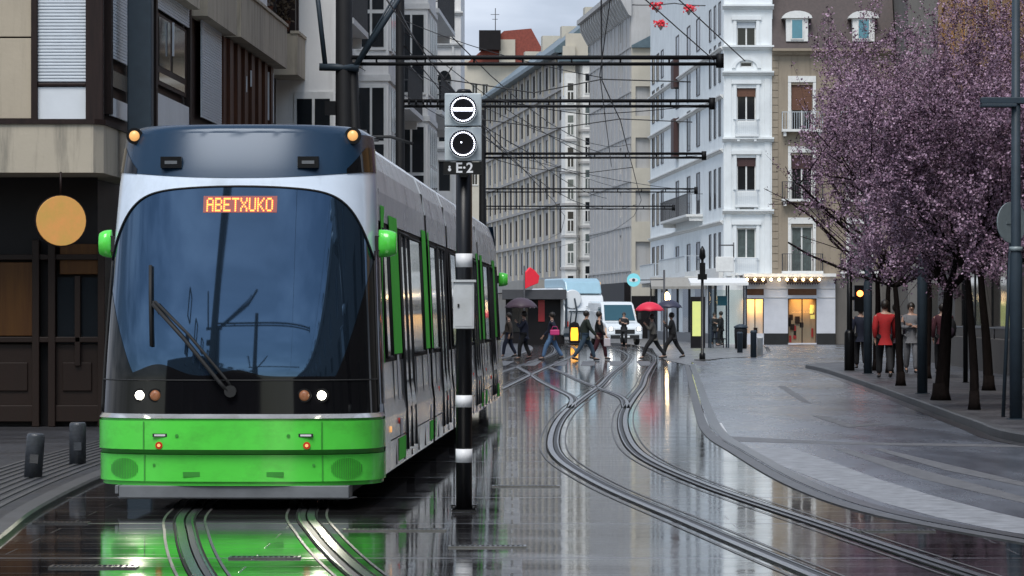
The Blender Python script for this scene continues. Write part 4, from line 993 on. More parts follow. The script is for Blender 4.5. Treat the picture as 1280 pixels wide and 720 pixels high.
for x in (131,159.5,188,231): sbox(mb, YX(x)-.08, YX(x)+.08, 4.4, 16, 0, .10)
mb.build('post', M['brownw'], A)
sroller(190,230, 7.4, sz(210,22)); sroller(246,271, 6.62, sz(258,148)-.05)
mb = MB(); sbox(mb, YX(191), YX(229), sz(210,113), sz(210,26), .02, .05); w_ = mb.build('window', M['brownw'], A)
mb = MB(); sbox(mb, YX(194), YX(226), sz(210,108), sz(210,98), .05, .06); sbox(mb, YX(194), YX(208), sz(210,90), sz(210,30), .05, .06); sbox(mb, YX(211), YX(226), sz(210,90), sz(210,30), .05, .06); mb.build('pane', M['glass'], w_)
mb = MB(); sbox(mb, YX(190), YX(230), 4.2, sz(210,125), .05, .08); mb.build('white_panel', M['whitepanel'], A)
mb = MB(); n = 14
for q in range(n):
    a = YX(275)+(67.2-YX(275))*q/n; sbox(mb, a, a+.42, 4.2, 6.55, .0, .06+.05*(q%2))
mb.build('timber_slats', M['redwood'], A)
mb = MB()
for x, y0, y1 in ((300,95,115),(306,88,108),(328,90,150),(334,92,154),(207,28,70)): sbox(mb, YX(x), YX(x)+.06, sz(x,y1), sz(x,y0), .1, .125)
mb.build('curtain_gap', M['whitepanel'], A)
# stepped concrete balconies
for Y0, Y1, o1, zb_, zt_ in ((48.3,54.6,.27,6.58,7.45),(55.5,59.5,.28,6.56,7.38),(59.9,67.7,.31,6.58,7.42),(69.6,73.5,.33,6.60,7.45)):
    mb = MB(); sbox(mb, Y0, Y1, zb_, zb_+.15, -.25, o1); sbox(mb, Y0, Y1, zb_+.151, zt_, o1-.10, o1); sbox(mb, Y0, Y0+.12, zb_+.151, zt_, -.25, o1-.101); sbox(mb, Y1-.12, Y1, zb_+.151, zt_, -.25, o1-.101)
    bb = mb.build('balcony', M['conc'], A)
    mb = MB(); sbox(mb, Y0-.03, Y1+.03, zt_+.002, zt_+.06, o1-.15, o1+.03); mb.build('coping', M['conc'], bb)
for lev in (1,):
    mb = MB(); sbox(mb, 50, 70.8, 6.58+3.1*lev, 7.4+3.1*lev-.4*(lev-1), -.2, .3); mb.build('balcony', M['conc'], A)
mb = MB(); sbox(mb, 60.2, 66.0, 7.5, 9.6, .0, .1); mb.build('white_panel', M['whitepanel'], A)
mb = MB(); sbox(mb, 70.4, 70.6, 7.52, 9.6, -.2, .2); sbox(mb, 71.0, 73.3, 7.52, 9.6, .12, .2); mb.build('screen_wall', M['brownw'], A)
# ground floor timber shopfront, set back
gz = .05
mb = MB(); mb.prism([(0,1.2),(cornerx-.15,1.2),(side(47.2)-.3,1.25),(side(71)-.3,25),(0,25)], 0.05, z0-.002); mb.build('ground_floor_wall', M['shopdark'], A)
def fpx(x, Yd=47.1): return (x-640)*Yd/4200+16
sy = 1.1
mb = MB()
mb.box(fpx(-60), fpx(42), sy-.06, sy+.08, zz(420,47.1), zz(328,47.1)); mb.box(fpx(75), fpx(128), sy-.05,sy+.08, zz(343,47.1), zz(305,47.1))
mb.build('timber_panel', M['ochrewood'], A, bevel=.01)
mb = MB()
for x in (46,66,128): mb.box(fpx(x)-.05, fpx(x)+.05, sy-.14, sy+.05, .05, zz(300,47.1))
mb.box(fpx(-60), fpx(125), sy-.10, sy+.07, zz(325,47.1), zz(318,47.1)); mb.box(fpx(-60), fpx(125), sy-.12, sy+.07, zz(428,47.1), zz(421,47.1))
for a, b in ((-60,44),(70,124)):
    mb.box(fpx(a), fpx(b), sy-.04, sy+.07, .12, zz(430,47.1)); mb.box(fpx(a)+.1, fpx(b)-.1, sy-.07, sy-.042, .55, .95); mb.box(fpx(a), fpx(b), sy-.09, sy-.041, .12, .35)
mb.box(fpx(98)-.04, fpx(98)+.04, sy-.12, sy+.05, .9, zz(345,47.1))
mb.build('shopfront_frame', M['shopwood'], A, bevel=.01)
mb = MB(); mb.box(fpx(72), fpx(94), sy-.03, sy+.02, zz(470,47.1), zz(347,47.1)); mb.box(fpx(102), fpx(124), sy-.03, sy+.02, zz(470,47.1), zz(347,47.1)); mb.build('shop_window', M['glass'], A)
for x_ in (-140,-200): 
    mb = MB(); mb.box(fpx(x_), fpx(x_+50), sy-.03, sy+.02, .9, 2.6); mb.build('shop_window', M['glass'], A)
# lit round sign
X = (77-640)*45.5/4200
t = thing('round_sign', 'glowing amber round sign hanging under the dark overhang at left', 'sign', (X,45.4,zz(276,45.4)), R(18))
mb = MB(); n = 32; mb.lathe([(.335,-.05),(.345,0),(.335,.05)], 32, 0, (0,0,0), 'y'); mb.build('disc', M['disc'], t)
mb = MB(); mb.lathe([(.352,-.03),(.352,.03)], 32, 0, (0,0,0), 'y'); mb.tube([(0,0,.35),(0,0,z0-zz(276,45.4))], .015, 6); mb.build('rim', M['brownw'], t)

# ---------- B: white house with bays on the left
BF = Facade('townhouse', 'white rendered house with bay windows and iron balcony left of the street', (-5.67+.038*25.2+.0,71.2), (-5.67+.038*74,120))
B = BF.root
def brect(x0,y0,x1,y1,off=0): return BF.rect(x0,y0,x1,y1,off)
ops = []
specs = [(364,112,382,300,'transom'),(378,0,390,60,'casement')]
def Yb(t): return 71.2+t
cols = [2.0,4.2,9.5,12,19,22,27.5,30.5,36,40,44]
for c in cols:
    for zf in (5.2, 8.6, 12.0): ops.append((c, c+1.25, zf, zf+2.2))
wall(B, BF.W, 17, ops, M['whiter'], 9)
for i, o in enumerate(ops): window(B, o, 'transom' if i%2 else 'casement', sill=True)
cornice(B, 0, BF.W, 7.95, .25, .25, name='string_course'); cornice(B, 0, BF.W, 16.6, .5, .6)
# end wall strip facing the camera with white framed window under the balcony
mb = MB(); mb.box(-.02,.0,0,.02,0,1)
WF = (340-640)*71.1/4200; 
# bays
def bay(t0, t1, dep, z0, z1, win):
    mb = MB(); mb.box(t0,t1,-dep,-.003,z0,z1); b = mb.build('bay', M['whiter'], B)
    mb = MB(); mb.box(t0-.08,t1+.08,-dep-.08,-.003,z1+.002,z1+.22); mb.box(t0-.05,t1+.05,-dep-.05,-.003,z0-.2,z0-.002)
    mb.build('bay_cap', M['trim'], b)
    for z in np.arange(z0+3.1, z1-.5, 3.4): mb = MB(); mb.box(t0-.06,t1+.06,-dep-.06,-.003,z,z+.16); mb.build('bay_moulding', M['trim'], b)
    # windows on the camera-facing cheek and on the street front
    for z in np.arange(z0+.5, z1-2, 3.4):
        mb = MB(); w_ = dep-.16
        mb.box(t0-.05,t0-.002,-dep+.06,-.08,z,z+2.5); f = mb.build('window', M['trim'], b)
        mb = MB(); 
        for a0, a1 in ((-dep+.12,-dep/2-.03),(-dep/2+.03,-.14)):
            mb.box(t0-.06,t0-.052,a0,a1,z+.08,z+.95); mb.box(t0-.06,t0-.052,a0,a1,z+1.05,z+2.42)
        mb.build('pane', M['glass'], f)
        for q in np.arange(t0+.25, t1-.7, .95):
            mb = MB(); mb.box(q,q+.72,-dep-.05,-dep-.002,z,z+2.5); f = mb.build('window', M['trim'], b)
            mb = MB(); mb.box(q+.06,q+.66,-dep-.06,-dep-.052,z+.08,z+1.2); mb.box(q+.06,q+.66,-dep-.06,-dep-.052,z+1.3,z+2.42); mb.build('pane', M['glass'], f)
    return b
tB = lambda x, o=0: BF.px(x,0,-o)[0]
bay(16.0, 20.0, .9, 4.6, 16, 1)
bay(30.6, 34.6, 1.0, 4.4, 16.6, 1)
mb = MB(); mb.box(-.003,.9,-1.15,-.003,0,8.9); q_ = mb.build('end_pier', M['whiter'], B)
o_ = MB(); o_.box(-.05,-.006,-.92,-.10,4.2,6.35); f_ = o_.build('window', M['trim'], B)
o_ = MB()
for a0,a1 in ((-.86,-.54),(-.48,-.16)): o_.box(-.06,-.052,a0,a1,4.9,5.3+.9)
o_.box(-.06,-.052,-.86,-.16,4.25,4.8); o_.build('pane', M['glass'], f_)
balcony(B, 24, 30, 7.6, .9, 1.1, 'iron', step=.14); balcony(B, 38, 47.5, 8.3, 1.0, 1.1, 'iron', step=.14); balcony(B, 38, 47.5, 11.6, .9, 1.1, 'iron', step=.14)
balcony(B, 6.5, 10.8, 8.5, .8, 1.1, 'iron')
mb = MB(); mb.box(24.2,26.2,-.5,-.01,4.0,4.25); mb.build('shop_sign_board', M['trim'], B)

# ---------- C: narrow white tower house with arched window
Yc = 124; X0 = (538-640)*Yc/4200; X1 = (576-640)*Yc/4200
CF = Facade('tower_house', 'narrow tall white house with an arched window beside the sky gap', (X0-2,Yc), (X1,Yc))
C_ = CF.root; ops = []
zc1 = lambda y: zz(y, Yc)
a, b = 2+ (547-538)*Yc/4200, 2+(564-538)*Yc/4200
for y0, y1 in ((-60,15),(28,51),(100,145),(155,178),(200,240)): ops.append((a, b, zc1(y1), zc1(y0)))
wall(C_, CF.W, 17.5, ops, M['whiter'], 10)
for o in ops: window(C_, o, 'plain', gm='glass')
mb = MB(); n = 10; cx = (a+b)/2; r_ = (b-a)/2
mb.prism_y([(cx+r_*math.cos(t), zc1(100)+r_*1.4*math.sin(t)) for t in np.linspace(0,math.pi,12)], -.01, .05); mb.build('arch_glass', M['glass'], C_)
for y in (60, 20, 150, 190): cornice(C_, -.02, CF.W, zc1(y), .18, .12, name='string_course', both=.08)
for x in (a-.12, b+.02):
    mb = MB(); mb.box(x,x+.09,-.08,-.003,0.5,17); mb.build('pilaster', M['trim'], C_)
cornice(C_, 0, CF.W, 17.1, .5, .4, both=.1)

# ---------- D: cream house with red roof, far behind; slate-roofed block
Yd = 372; kx = Yd/4200
DF = Facade('house', 'cream house with a red tiled roof and dark chimney block in the distance', ((560-640)*kx,Yd), ((672-640)*kx,Yd))
D = DF.root; zD = lambda y: zz(y, Yd); xD = lambda x: (x-560)*kx
ops = [(xD(x),xD(x+7),zD(y+16),zD(y)) for x in (590,603) for y in (105,140,175,215)]
wall(D, DF.W, zD(75), ops, M['cream'], 14)
for o in ops: window(D, o, 'casement', sill=True)
mb = MB(); mb.prism_y([(xD(583),zD(80)),(xD(630),zD(39)),(xD(664),zD(36)),(xD(678),zD(62)),(xD(677),zD(80))], -.5, 12); mb.build('roof', M['redroof'], D)
mb = MB(); mb.box(xD(599),xD(626),-2.5,-.51,zD(64),zD(40)); mb.build('tank_housing', M['shopdark'], D)
mb = MB(); mb.tube([(xD(619),4,zD(40)),(xD(619),4,zD(6))], .05, 5); mb.tube([(xD(613),4,zD(14)),(xD(624),4,zD(14))], .03, 4); mb.tube([(xD(615),4,zD(20)),(xD(622),4,zD(20))], .03, 4); mb.build('aerial', M['iron'], D)
mb = MB(); mb.box(xD(624),xD(644),-.8,-.52,zD(80),zD(50)); mb.build('chimney', M['cream'], D)

# ---------- F: long grey block with slate roof (street beyond the crossing turns left)
Ys = 278; xr_ = (705-640)*Ys/4200
def onray(x, xa, Ya, sl): # point where column x meets line through (xa,Ya) with dX/dY = sl
    rx = (x-640)/4200; Yv = (xa-sl*Ya)/(rx-sl); return (rx*Yv, Yv)
Pf = onray(604, xr_, Ys, -.105)
FF = Facade('apartment_block', 'long grey block with rows of narrow windows under a slate roof beyond the crossing', Pf, (xr_,Ys))
F_ = FF.root; Hf = 23.4; nfl = 7; fh = (Hf-4.6)/6
nc = 14; ops = []
for c in range(nc):
    for f in range(6):
        x = (c+.5)*FF.W/nc; ops.append((x-.75, x+.75, 5.4+f*fh, 5.4+f*fh+2.0))
wall(F_, FF.W, Hf, ops, M['greyf'], 12, rv=.1)
for i, o in enumerate(ops): window(F_, o, 'casement' if i%3 else 'plain', y=.02, gm='glassg' if (i*7)%5<2 else 'glass', fm='brownw')
for f in range(7):
    mb = MB(); mb.box(0,FF.W,-.20,-.003,4.7+f*fh-.0,4.7+f*fh+.22); mb.build('floor_band', M['greyf'], F_)
mb = MB()
for c in range(nc+1): 
    x = c*FF.W/nc; mb.box(max(0,x-.22),min(FF.W,x+.22),-.14,-.01,4.6,Hf)
    for q in (.3,.7):
        if c < nc: x2 = (c+q)*FF.W/nc
mb.build('pilasters', M['cream'], F_)
mb = MB(); mb.prism_x([(-.8,Hf+.002),(-.8,Hf+.35),(4.5,Hf+4.6),(9,Hf+4.9),(12,Hf+.002)], 0, FF.W); rf = mb.build('roof', M['slate'], F_)
for x, hh in ((8,1.6),(19,1.9),(30,1.5),(42,1.7)):
    mb = MB(); x = x/50*FF.W; mb.box(x,x+1.4,3,5,Hf+2,Hf+hh+3); mb.build('chimney', M['cream'], rf)
# dark ground floor with red panels
mb = MB(); mb.box(FF.W*.45,FF.W,-.9,-.43,0,4.4); mb.build('dark_shopfront', M['shopdark'], F_)
mb = MB(); mb.box(0,FF.W,-2.6,-.902,3.7,4.6); mb.build('canopy', M['palest'], F_)
mb = MB()
mb.box(FF.W*.80,FF.W*.93,-.96,-.902,.6,3.5); mb.build('red_door_panel', M['shopred'], F_)

# ---------- Bw: white bay-window house at the turn
Yb_ = 276; kb = Yb_/4200
GF = Facade('bay_window_house', 'white house with stacked glazed bay windows left of the grey wall', ((703-640)*kb,Yb_), ((750-640)*kb,Yb_))
G_ = GF.root; zb = lambda y: zz(y,Yb_)
wall(G_, GF.W, zb(78), [], M['greyw'], 10)
for xa, xb, top in ((704,722,92),(726,743,80)):
    a, b = (xa-703)*kb, (xb-703)*kb
    mb = MB(); mb.prism([(a-.15,-.004),(a+.15,-.9),(b-.15,-.9),(b+.15,-.004)], zb(378), zb(top)); bb = mb.build('bay', M['trim'], G_)
    for q in range(7):
        y0 = 100+q*40; y0 = top+12+q*40
        if y0+28 > 376: continue
        mb = MB(); mb.box(a+.3,b-.3,-.95,-.902,zb(y0+26),zb(y0)); f = mb.build('window', M['trim'], bb)
        mb = MB(); mb.box(a+.36,(a+b)/2-.04,-.96,-.951,zb(y0+25),zb(y0+12)); mb.box((a+b)/2+.04,b-.36,-.96,-.951,zb(y0+25),zb(y0+12)); mb.box(a+.36,b-.36,-.96,-.951,zb(y0+10),zb(y0+1)); mb.build('pane', M['glassg' if q%2 else 'glass'], f)
        mb = MB(); mb.prism([(a-.25,-.005),(a+.1,-1.05),(b-.1,-1.05),(b+.25,-.005)], zb(y0+33), zb(y0+30)); mb.build('bay_moulding', M['greyw'], bb)
mb = MB(); mb.prism_x([(-1.2,zb(78)+.01),(-1.2,zb(76)),(4,zb(60)),(10,zb(60)),(10,zb(78)+.01)], -.3, GF.W+.3); mb.build('roof', M['slate'], G_)
mb = MB(); mb.box(.5*kb,16*kb,-.6,2,zb(120),zb(58)); mb.box(4*kb,32*kb,-.3,2,zb(76),zb(42)); mb.build('turret', M['cream'], G_)
mb = MB(); mb.box(-.4,GF.W+.2,-2.4,-1.0,zb(384),zb(376)); mb.build('timber_canopy', M['ochrewood'], G_)
mb = MB(); mb.box(0,GF.W,-1.5,-.91,0,zb(386)); mb.build('dark_shopfront', M['shopdark'], G_)

# ---------- G: grey rendered wall with big bracketed cornice
Yg = 240; xg = (789-640)*Yg/4200
Pg = onray(737, xg, Yg, -.0857)
HF = Facade('grey_building', 'tall plain grey building with a heavy bracketed cornice in the middle distance', Pg, (xg,Yg))
H_ = HF.root; Hh = 25.0
ops = []
for f in range(6):
    for q in range(7):
        x = 1.4+q*HF.W/7.2; ops.append((x, x+1.0, 5.6+f*3.2, 7.5+f*3.2))
ops = [o for i,o in enumerate(ops) if (i%7) in (5,)]
wall(H_, HF.W, Hh, ops, M['greyw'], 4)
for o in ops: window(H_, o, 'casement', gm='glassg')
mb = MB()
for f in range(7): mb.box(0,HF.W,-.07,-.003,4.8+f*3.2,4.95+f*3.2)
for q in np.arange(.5, HF.W, 2.4): mb.box(q,q+.18,-.06,-.004,0,Hh-1.5)
mb.build('string_course', M['greyw'], H_)
mb = MB(); mb.prism_x([(-.003,Hh-.7),(-.5,Hh-.3),(-1.0,Hh-.25),(-1.0,Hh+.1),(-.003,Hh+.1)], -.3, HF.W+.1)
for q in np.arange(.2, HF.W, 1.5): mb.prism_x([(-.01,Hh-2.0),(-.2,Hh-1.9),(-.8,Hh-.8),(-.8,Hh-.35),(-.01,Hh-.35)], q, q+.5)
mb.build('cornice', M['greyw'], H_)
mb = MB(); mb.prism_x([(-1.0,Hh+.102),(4,Hh+4),(4,Hh+.102)], -.3, HF.W); mb.build('roof', M['slate'], H_)
mb = MB(); mb.box(0,HF.W,-.5,-.075,0,4.0); mb.build('dark_shopfront', M['shopdark'], H_)
mb = MB()
for q in range(12): mb.box(2+q*.55,2.3+q*.55,-.12,-.075,9.2+.05*q,9.9+.07*q)
# lower wing facing camera with loggias
kg = Yg/4200
IF = Facade('loggia_wing', 'narrow beige wing with dark stacked balconies between grey and white buildings', (xg+.02,Yg-.2), ((813-640)*kg,Yg-.2))
I_ = IF.root; zg = lambda y: zz(y, Yg)
ops = [((794-789)*kg,(812-789)*kg,zg(y1),zg(y0)) for y0,y1 in ((108,145),(172,210),(238,277),(302,338))]
wall(I_, IF.W, zg(60), ops, M['cream'], 6, rv=.9)
for o in ops:
    window(I_, o, 'casement', y=.85, fm='brownw'); 
mb = MB(); mb.add([(0,-.2,zg(60)+.003),(IF.W+.3,-.2,zg(60)+.003),(IF.W+.3,-.2,zg(42)),(0,-.2,zg(57))], [(0,1,2,3)]); mb.prism_y([(0,zg(60)+.003),(IF.W+.2,zg(60)+.003),(IF.W+.2,zg(46)),(0,zg(57))], -.3, 5); mb.build('roof', M['slate'], I_)
mb = MB(); mb.box(0,IF.W,-.6,-.01,0,zg(370)); mb.build('dark_shopfront', M['shopdark'], I_)
# white building glimpsed above the wing
Yw = 262; kw = Yw/4200
JF = Facade('rear_building', 'bright white gable wall rising behind the beige wing', ((782-640)*kw,Yw), ((900-640)*kw,Yw))
wall(JF.root, JF.W, 34, [], M['whiter'], 10)
cornice(JF.root, 0, JF.W, 30, .4, .4)

# ---------- W: white corner building
Yw0 = 190; xw = (905-640)*Yw0/4200
Pw = onray(813, xw, Yw0, -.05)
WFc = Facade('corner_building', 'long white street side of the corner building with narrow windows and balconies', Pw, onray(904.2, xw, Yw0, -.05))
Wr = WFc.root; Hw = 25.5
ops = []; WW = WFc.W
fz = [zz(y,Yw0) for y in (340,258,168,100,40)]
cl = [WFc.px(x,0)[0] for x in (817,822.5,828,888,894,900)]
for c in cl:
    for q, z in enumerate(fz): ops.append((c-.9 if c < 30 else c-.55, c+.9 if c < 30 else c+.55, z, z+(2.3 if q < 4 else 1.9)))
cm = [WFc.px(x,0)[0] for x in (847,861,873)]
for c in cm:
    for q, z in enumerate(fz): ops.append((c-1.0, c+1.0, z, z+(2.5 if q in(1,2) else 2.0)))
wall(Wr, WW, Hw, ops, M['whiteb'], 2.8, rv=.06)
for i, o in enumerate(ops): window(Wr, o, 'plain', y=-.03, fm='iron', gm='glass')
for z in fz[1:]: cornice(Wr, 0, WW, z-1.0, .22, .2, name='string_course')
cornice(Wr, 0, WW, Hw-.6, .7, .8)
balcony(Wr, cm[0]-1.5, cm[2]+2.5, fz[1]-.1, 1.0, 1.2, 'iron', step=.3); balcony(Wr, cm[0]-1.5, cm[2]+2.5, fz[0]-.1, 1.1, 1.2, 'railw', step=.3); balcony(Wr, cl[0]-2, cl[2]+2, fz[0]-.1, .8, 1.1, 'railw', step=.3)
mb = MB(); x = WFc.px(847,0)[0]; mb.box(x-.9,x+.9,-.35,-.01,zz(190,Yw0*1.1),zz(140,Yw0*1.1)); mb.box(x-.9,x+.9,-.35,-.01,zz(100,Yw0*1.1),zz(64,Yw0*1.1)); mb.build('brown_shutter', M['blindd'], Wr)
mb = MB(); mb.box(0,WW,-.25,-.01,3.75,4.35); mb.build('fascia', M['trim'], Wr)
# ground floor piers
for q in range(6): mb = MB(); x = 2+q*WW/6.2; mb.box(x,x+3.4,-.15,-.01,.6,3.6); mb.build('shop_window', M['glass'], Wr)
mb = MB(); mb.box(0,WW,-.2,-.151,0,.58); mb.build('plinth', M['plinth'], Wr)
xl_ = WFc.px(812,0)[0]
# tower front (own building body continues)
kt = Yw0/4200
TF = Facade('corner_tower', 'slim bright white corner tower with brown window blinds facing the camera', (xw,Yw0), ((965-640)*kt,Yw0))
T_ = TF.root; zt_ = lambda y: zz(y,Yw0); xt = lambda x: (x-905)*kt
wx = (xt(921),xt(945))
ops = [(wx[0],wx[1],zt_(y1),zt_(y0)) for y0,y1 in ((27,62),(110,152),(197,240),(285,323))]+[(xt(925),xt(941),zt_(84),zt_(77))]
wall(T_, TF.W, 25.5, ops, M['whitet'], 9)
for i, o in enumerate(ops[:4]): window(T_, o, 'casement', y=.15, gm='glassg' if i == 3 else 'glass', blind=(.22,.25,.25,0)[i], bm=('railw','blind','blindd','blind')[i])
window(T_, ops[4], 'plain')
for y in (26, 106, 194, 282):                       # moulded surrounds
    mb = MB(); a, b = wx; zt2 = zt_(y)+.05
    mb.box(a-.2,a-.02,-.07,-.003,zt2-2.0 if y != 26 else zt2-1.7,zt2); mb.box(b+.02,b+.2,-.07,-.003,zt2-2.0 if y != 26 else zt2-1.7,zt2); mb.box(a-.3,b+.3,-.12,-.003,zt2+.002,zt2+.22); mb.build('window_surround', M['whitet'], T_)
for y in (63, 95, 178, 268, 12): cornice(T_, 0, TF.W, zt_(y), .28, .30, m='whitet', name='string_course', both=.1)
mb = MB()
c0 = (wx[0]+wx[1])/2
for q in range(14):
    t0, t1 = math.pi*q/14, math.pi*(q+1)/14
    for r0_, r1_ in ((.62,.82),):
        mb.add([(c0+r_*math.cos(t),y_,zt_(85)+r_*.75*math.sin(t)) for y_ in (-.08,-.003) for r_,t in ((r0_,t0),(r1_,t0),(r1_,t1),(r0_,t1))], [(0,1,2,3),(1,2,6,5),(0,3,7,4)])
mb.build('arch_moulding', M['whitet'], T_)
for y in (168, 256, 341): balcony(T_, wx[0]-.1, wx[1]+.12, zt_(y), .35, .8, 'railw', 'whitet', step=.11)
cornice(T_, 0, TF.W, 24.8, .7, .7, m='whitet', both=.2)
for x in (.12, TF.W-.42):
    mb = MB(); mb.box(x,x+.3,-.06,-.003,zt_(345),zt_(98)); mb.build('pilaster', M['whitet'], T_)
# ---------- S: beige stone house with mansard roof
SFc = Facade('stone_house', 'beige stone house with a dark mansard roof behind the blossom trees', ((965-640)*kt+.01,Yw0), ((1118-640)*kt,Yw0))
S_ = SFc.root; xs_ = lambda x: (x-965)*kt-.01
cols = [(989,1016),(1062,1088)]
ops = [(xs_(a),xs_(b),zt_(y1),zt_(y0)) for a,b in cols for y0,y1 in ((106,163),(194,250),(283,340))]
wall(S_, SFc.W, zt_(62), ops, M['beige'], 9)
for i, o in enumerate(ops): window(S_, o, 'casement', y=.15, gm='glassg' if i%3 == 2 else 'glass', blind=(.55,.3,0)[i%3], bm=('blind','blindd','blind')[i%3])
for i, o in enumerate(ops):
    mb = MB(); a, b, c, d = o
    mb.box(a-.18,a-.01,-.05,-.003,c,d+.15); mb.box(b+.01,b+.18,-.05,-.003,c,d+.15); mb.box(a-.18,b+.18,-.07,-.003,d+.152,d+.5); mb.build('window_surround', M['trim'], S_)
    balcony(S_, a-.55, b+.55, c+.05, .55, .95, 'iron' if i%3 else 'railw', step=.13)
    mb = MB(); mb.box(a-.16,b+.16,-.06,-.052,c+.06,c+.85); 
mb = MB()
for z in np.arange(4.3, zt_(62)-.4, .42): mb.box(0,.34,-.04,-.003,z,z+.38)
mb.build('quoins', M['beige'], S_)
cornice(S_, 0, SFc.W, zt_(70), .4, .5, m='beige')
zr0, zr1 = zt_(62)+.002, zt_(62)+5.2
mb = MB(); mb.prism_x([(-.35,zr0),(1.2,zr0+3.4),(3.6,zr1),(9,zr1),(9,zr0)], 0, SFc.W); rf = mb.build('roof', M['brownroof'], S_)
for x in (996, 1079):
    c0 = xs_(x); mb = MB()
    mb.box(c0-.62,c0+.62,-.25,2.0,zr0+.45,zr0+1.75)
    mb.prism_y([(c0+.85*math.cos(t), zr0+1.752+.42*math.sin(t)) for t in np.linspace(0,math.pi,10)], -.4, 2.2)
    dm = mb.build('dormer', [M['trim']], rf)
    mb = MB(); mb.box(c0-.36,c0+.36,-.31,-.252,zr0+.55,zr0+1.72); f = mb.build('window', M['trim'], dm)
    mb = MB(); mb.box(c0-.29,c0+.29,-.32,-.311,zr0+.62,zr0+1.65); mb.build('pane', mat('dormer_glass', (.05,.22,.30), .1, var=.2, spec=.8), f)
# ---------- shop across the ground floor of tower and stone house
GX0, GX1 = (928-640)*kt, (1043-640)*kt
KF = Facade('corner_shop', 'white ground-floor shop with warm lit windows and a string of bulbs', (GX0,Yw0-.6), (GX1,Yw0-.6), 'shop')
K_ = KF.root; k2 = (Yw0-.6)/4200; xk = lambda x: (x-928)*k2; zk = lambda y: zz(y, Yw0-.6)
ops = [(xk(932),xk(954),.62,zk(373)),(xk(984),xk(1020),.08,zk(373)),(xk(932),xk(954),zk(369),zk(361)),(xk(984),xk(1020),zk(369),zk(361))]
wall(K_, KF.W, zk(346), ops, mat('shop_white', (.55,.56,.60), .5, var=.12, scale=2), 0.5, rv=.25, back=False)
mb = MB(); mb.box(0,KF.W,-.5,.58,zk(346)+.002,zk(342)); mb.build('fascia_ledge', M['trim'], K_)
for a, b in ((0,xk(932)),(xk(954),xk(984)),(xk(1020),KF.W)): mb = MB(); mb.box(a+.0,b-.0,-.06,-.003,0,.62); mb.build('plinth', M['plinth'], K_)
mb = MB()
for y in (361, 372): 
    for a, b in ((0,xk(932)-.02),(xk(954)+.02,xk(984)-.02),(xk(1020)+.02,KF.W)): mb.box(a,b,-.03,-.003,zk(y)-.02,zk(y)+.02)
mb.build('groove_band', M['greyw'], K_)
for i, o in enumerate(ops[:2]):
    mb = MB(); mb.box(o[0],o[1],.26,.30,o[2],o[3]); mb.box(o[0],o[1],.31,1.7,o[3],o[3]+.03); 
    mb = MB(); mb.quad((o[0],1.6,o[2]),(o[1],1.6,o[2]),(o[1],1.6,o[3]),(o[0],1.6,o[3])); mb.quad((o[0],.26,o[2]),(o[0],1.6,o[2]),(o[0],1.6,o[3]),(o[0],.26,o[3])); mb.quad((o[1],.26,o[2]),(o[1],1.6,o[2]),(o[1],1.6,o[3]),(o[1],.26,o[3])); mb.quad((o[0],.26,o[2]),(o[1],.26,o[2]),(o[1],1.6,o[2]),(o[0],1.6,o[2])); mb.quad((o[0],.26,o[3]),(o[1],.26,o[3]),(o[1],1.6,o[3]),(o[0],1.6,o[3]))
    mb.build('lit_interior', M['warm'], K_)
    rr = random.Random(i+3)
    for q in range(34 if i == 0 else 48):
        cx, cz = rr.uniform(o[0]+.1,o[1]-.1), rr.uniform(o[2]+.1,o[3]-.2); w_, h_ = rr.uniform(.05,.14), rr.uniform(.06,.26)
        mb = MB(); mb.box(cx-w_,cx+w_,.5+rr.random()*.5,1.1,cz-h_,cz+h_)
        mb.build('display_goods', [M['shopred'],M['shopdark'],M['brownw'],M['yellowad'],M['warmw'],M['brownw'],M['ochrewood']][q%7], K_, bevel=.01)
    w_ = MB(); f = .05
    w_.box(o[0],o[0]+f,.1,.18,o[2],o[3]); w_.box(o[1]-f,o[1],.1,.18,o[2],o[3]); w_.box(o[0]+f,o[1]-f,.1,.18,o[3]-f,o[3]); w_.box((o[0]+o[1])/2-.03,(o[0]+o[1])/2+.03,.1,.18,o[2],o[3]-f)
    fr = w_.build('shop_window', M['brownw'], K_)
    w_ = MB(); w_.quad((o[0]+f,.14,o[2]),(o[1]-f,.14,o[2]),(o[1]-f,.14,o[3]-f),(o[0]+f,.14,o[3]-f)); w_.build('pane', M['sglass'], fr)
for o in ops[2:]: 
    mb = MB(); mb.box(o[0],o[1],.1,.14,o[2],o[3]); mb.build('transom_window', mat('transom_glow', (.05,.03,.02), .2, var=.4, scale=3, emit=(1,.35,.1), es=.015), K_)
for a, b in ((930,957),(981,1023)):
    mb = MB(); a, b = xk(a), xk(b); n = 9
    mb.prism_x([(-.01,zk(349)),(-.75,zk(353)),(-.75,zk(354)),(-.01,zk(350))], a, b)
    for q in range(int((b-a)/.14)): mb.prism_y([(a+q*.14,zk(354)),(a+q*.14+.07,zk(354)-.1),(a+q*.14+.14,zk(354))], -.76, -.74)
    mb.build('awning', M['brownw'], K_)
mb = MB(); mb.tube([(xk(930),-.62,zk(348.5)),(xk(1024),-.62,zk(348.5))], .012, 5); cb = mb.build('bulb_string', M['iron'], K_)
for q in range(10):
    mb = MB(); mb.ellipsoid((xk(932+q*10),-.64,zk(349.5)), (.075,.075,.085), 8); mb.build('bulb', M['warmw'], cb)
for q in (0, 1):
    o = ops[q]; ld = bpy.data.lights.new('shop_glow', 'AREA'); ld.energy = 16; ld.size = 1.2; ld.color = (1,.48,.13)
    lo = bpy.data.objects.new('shop_glow', ld); COL.objects.link(lo); lo.parent = K_; lo.location = ((o[0]+o[1])/2, .4, 2.3); lo.rotation_euler = (R(60),0,0)
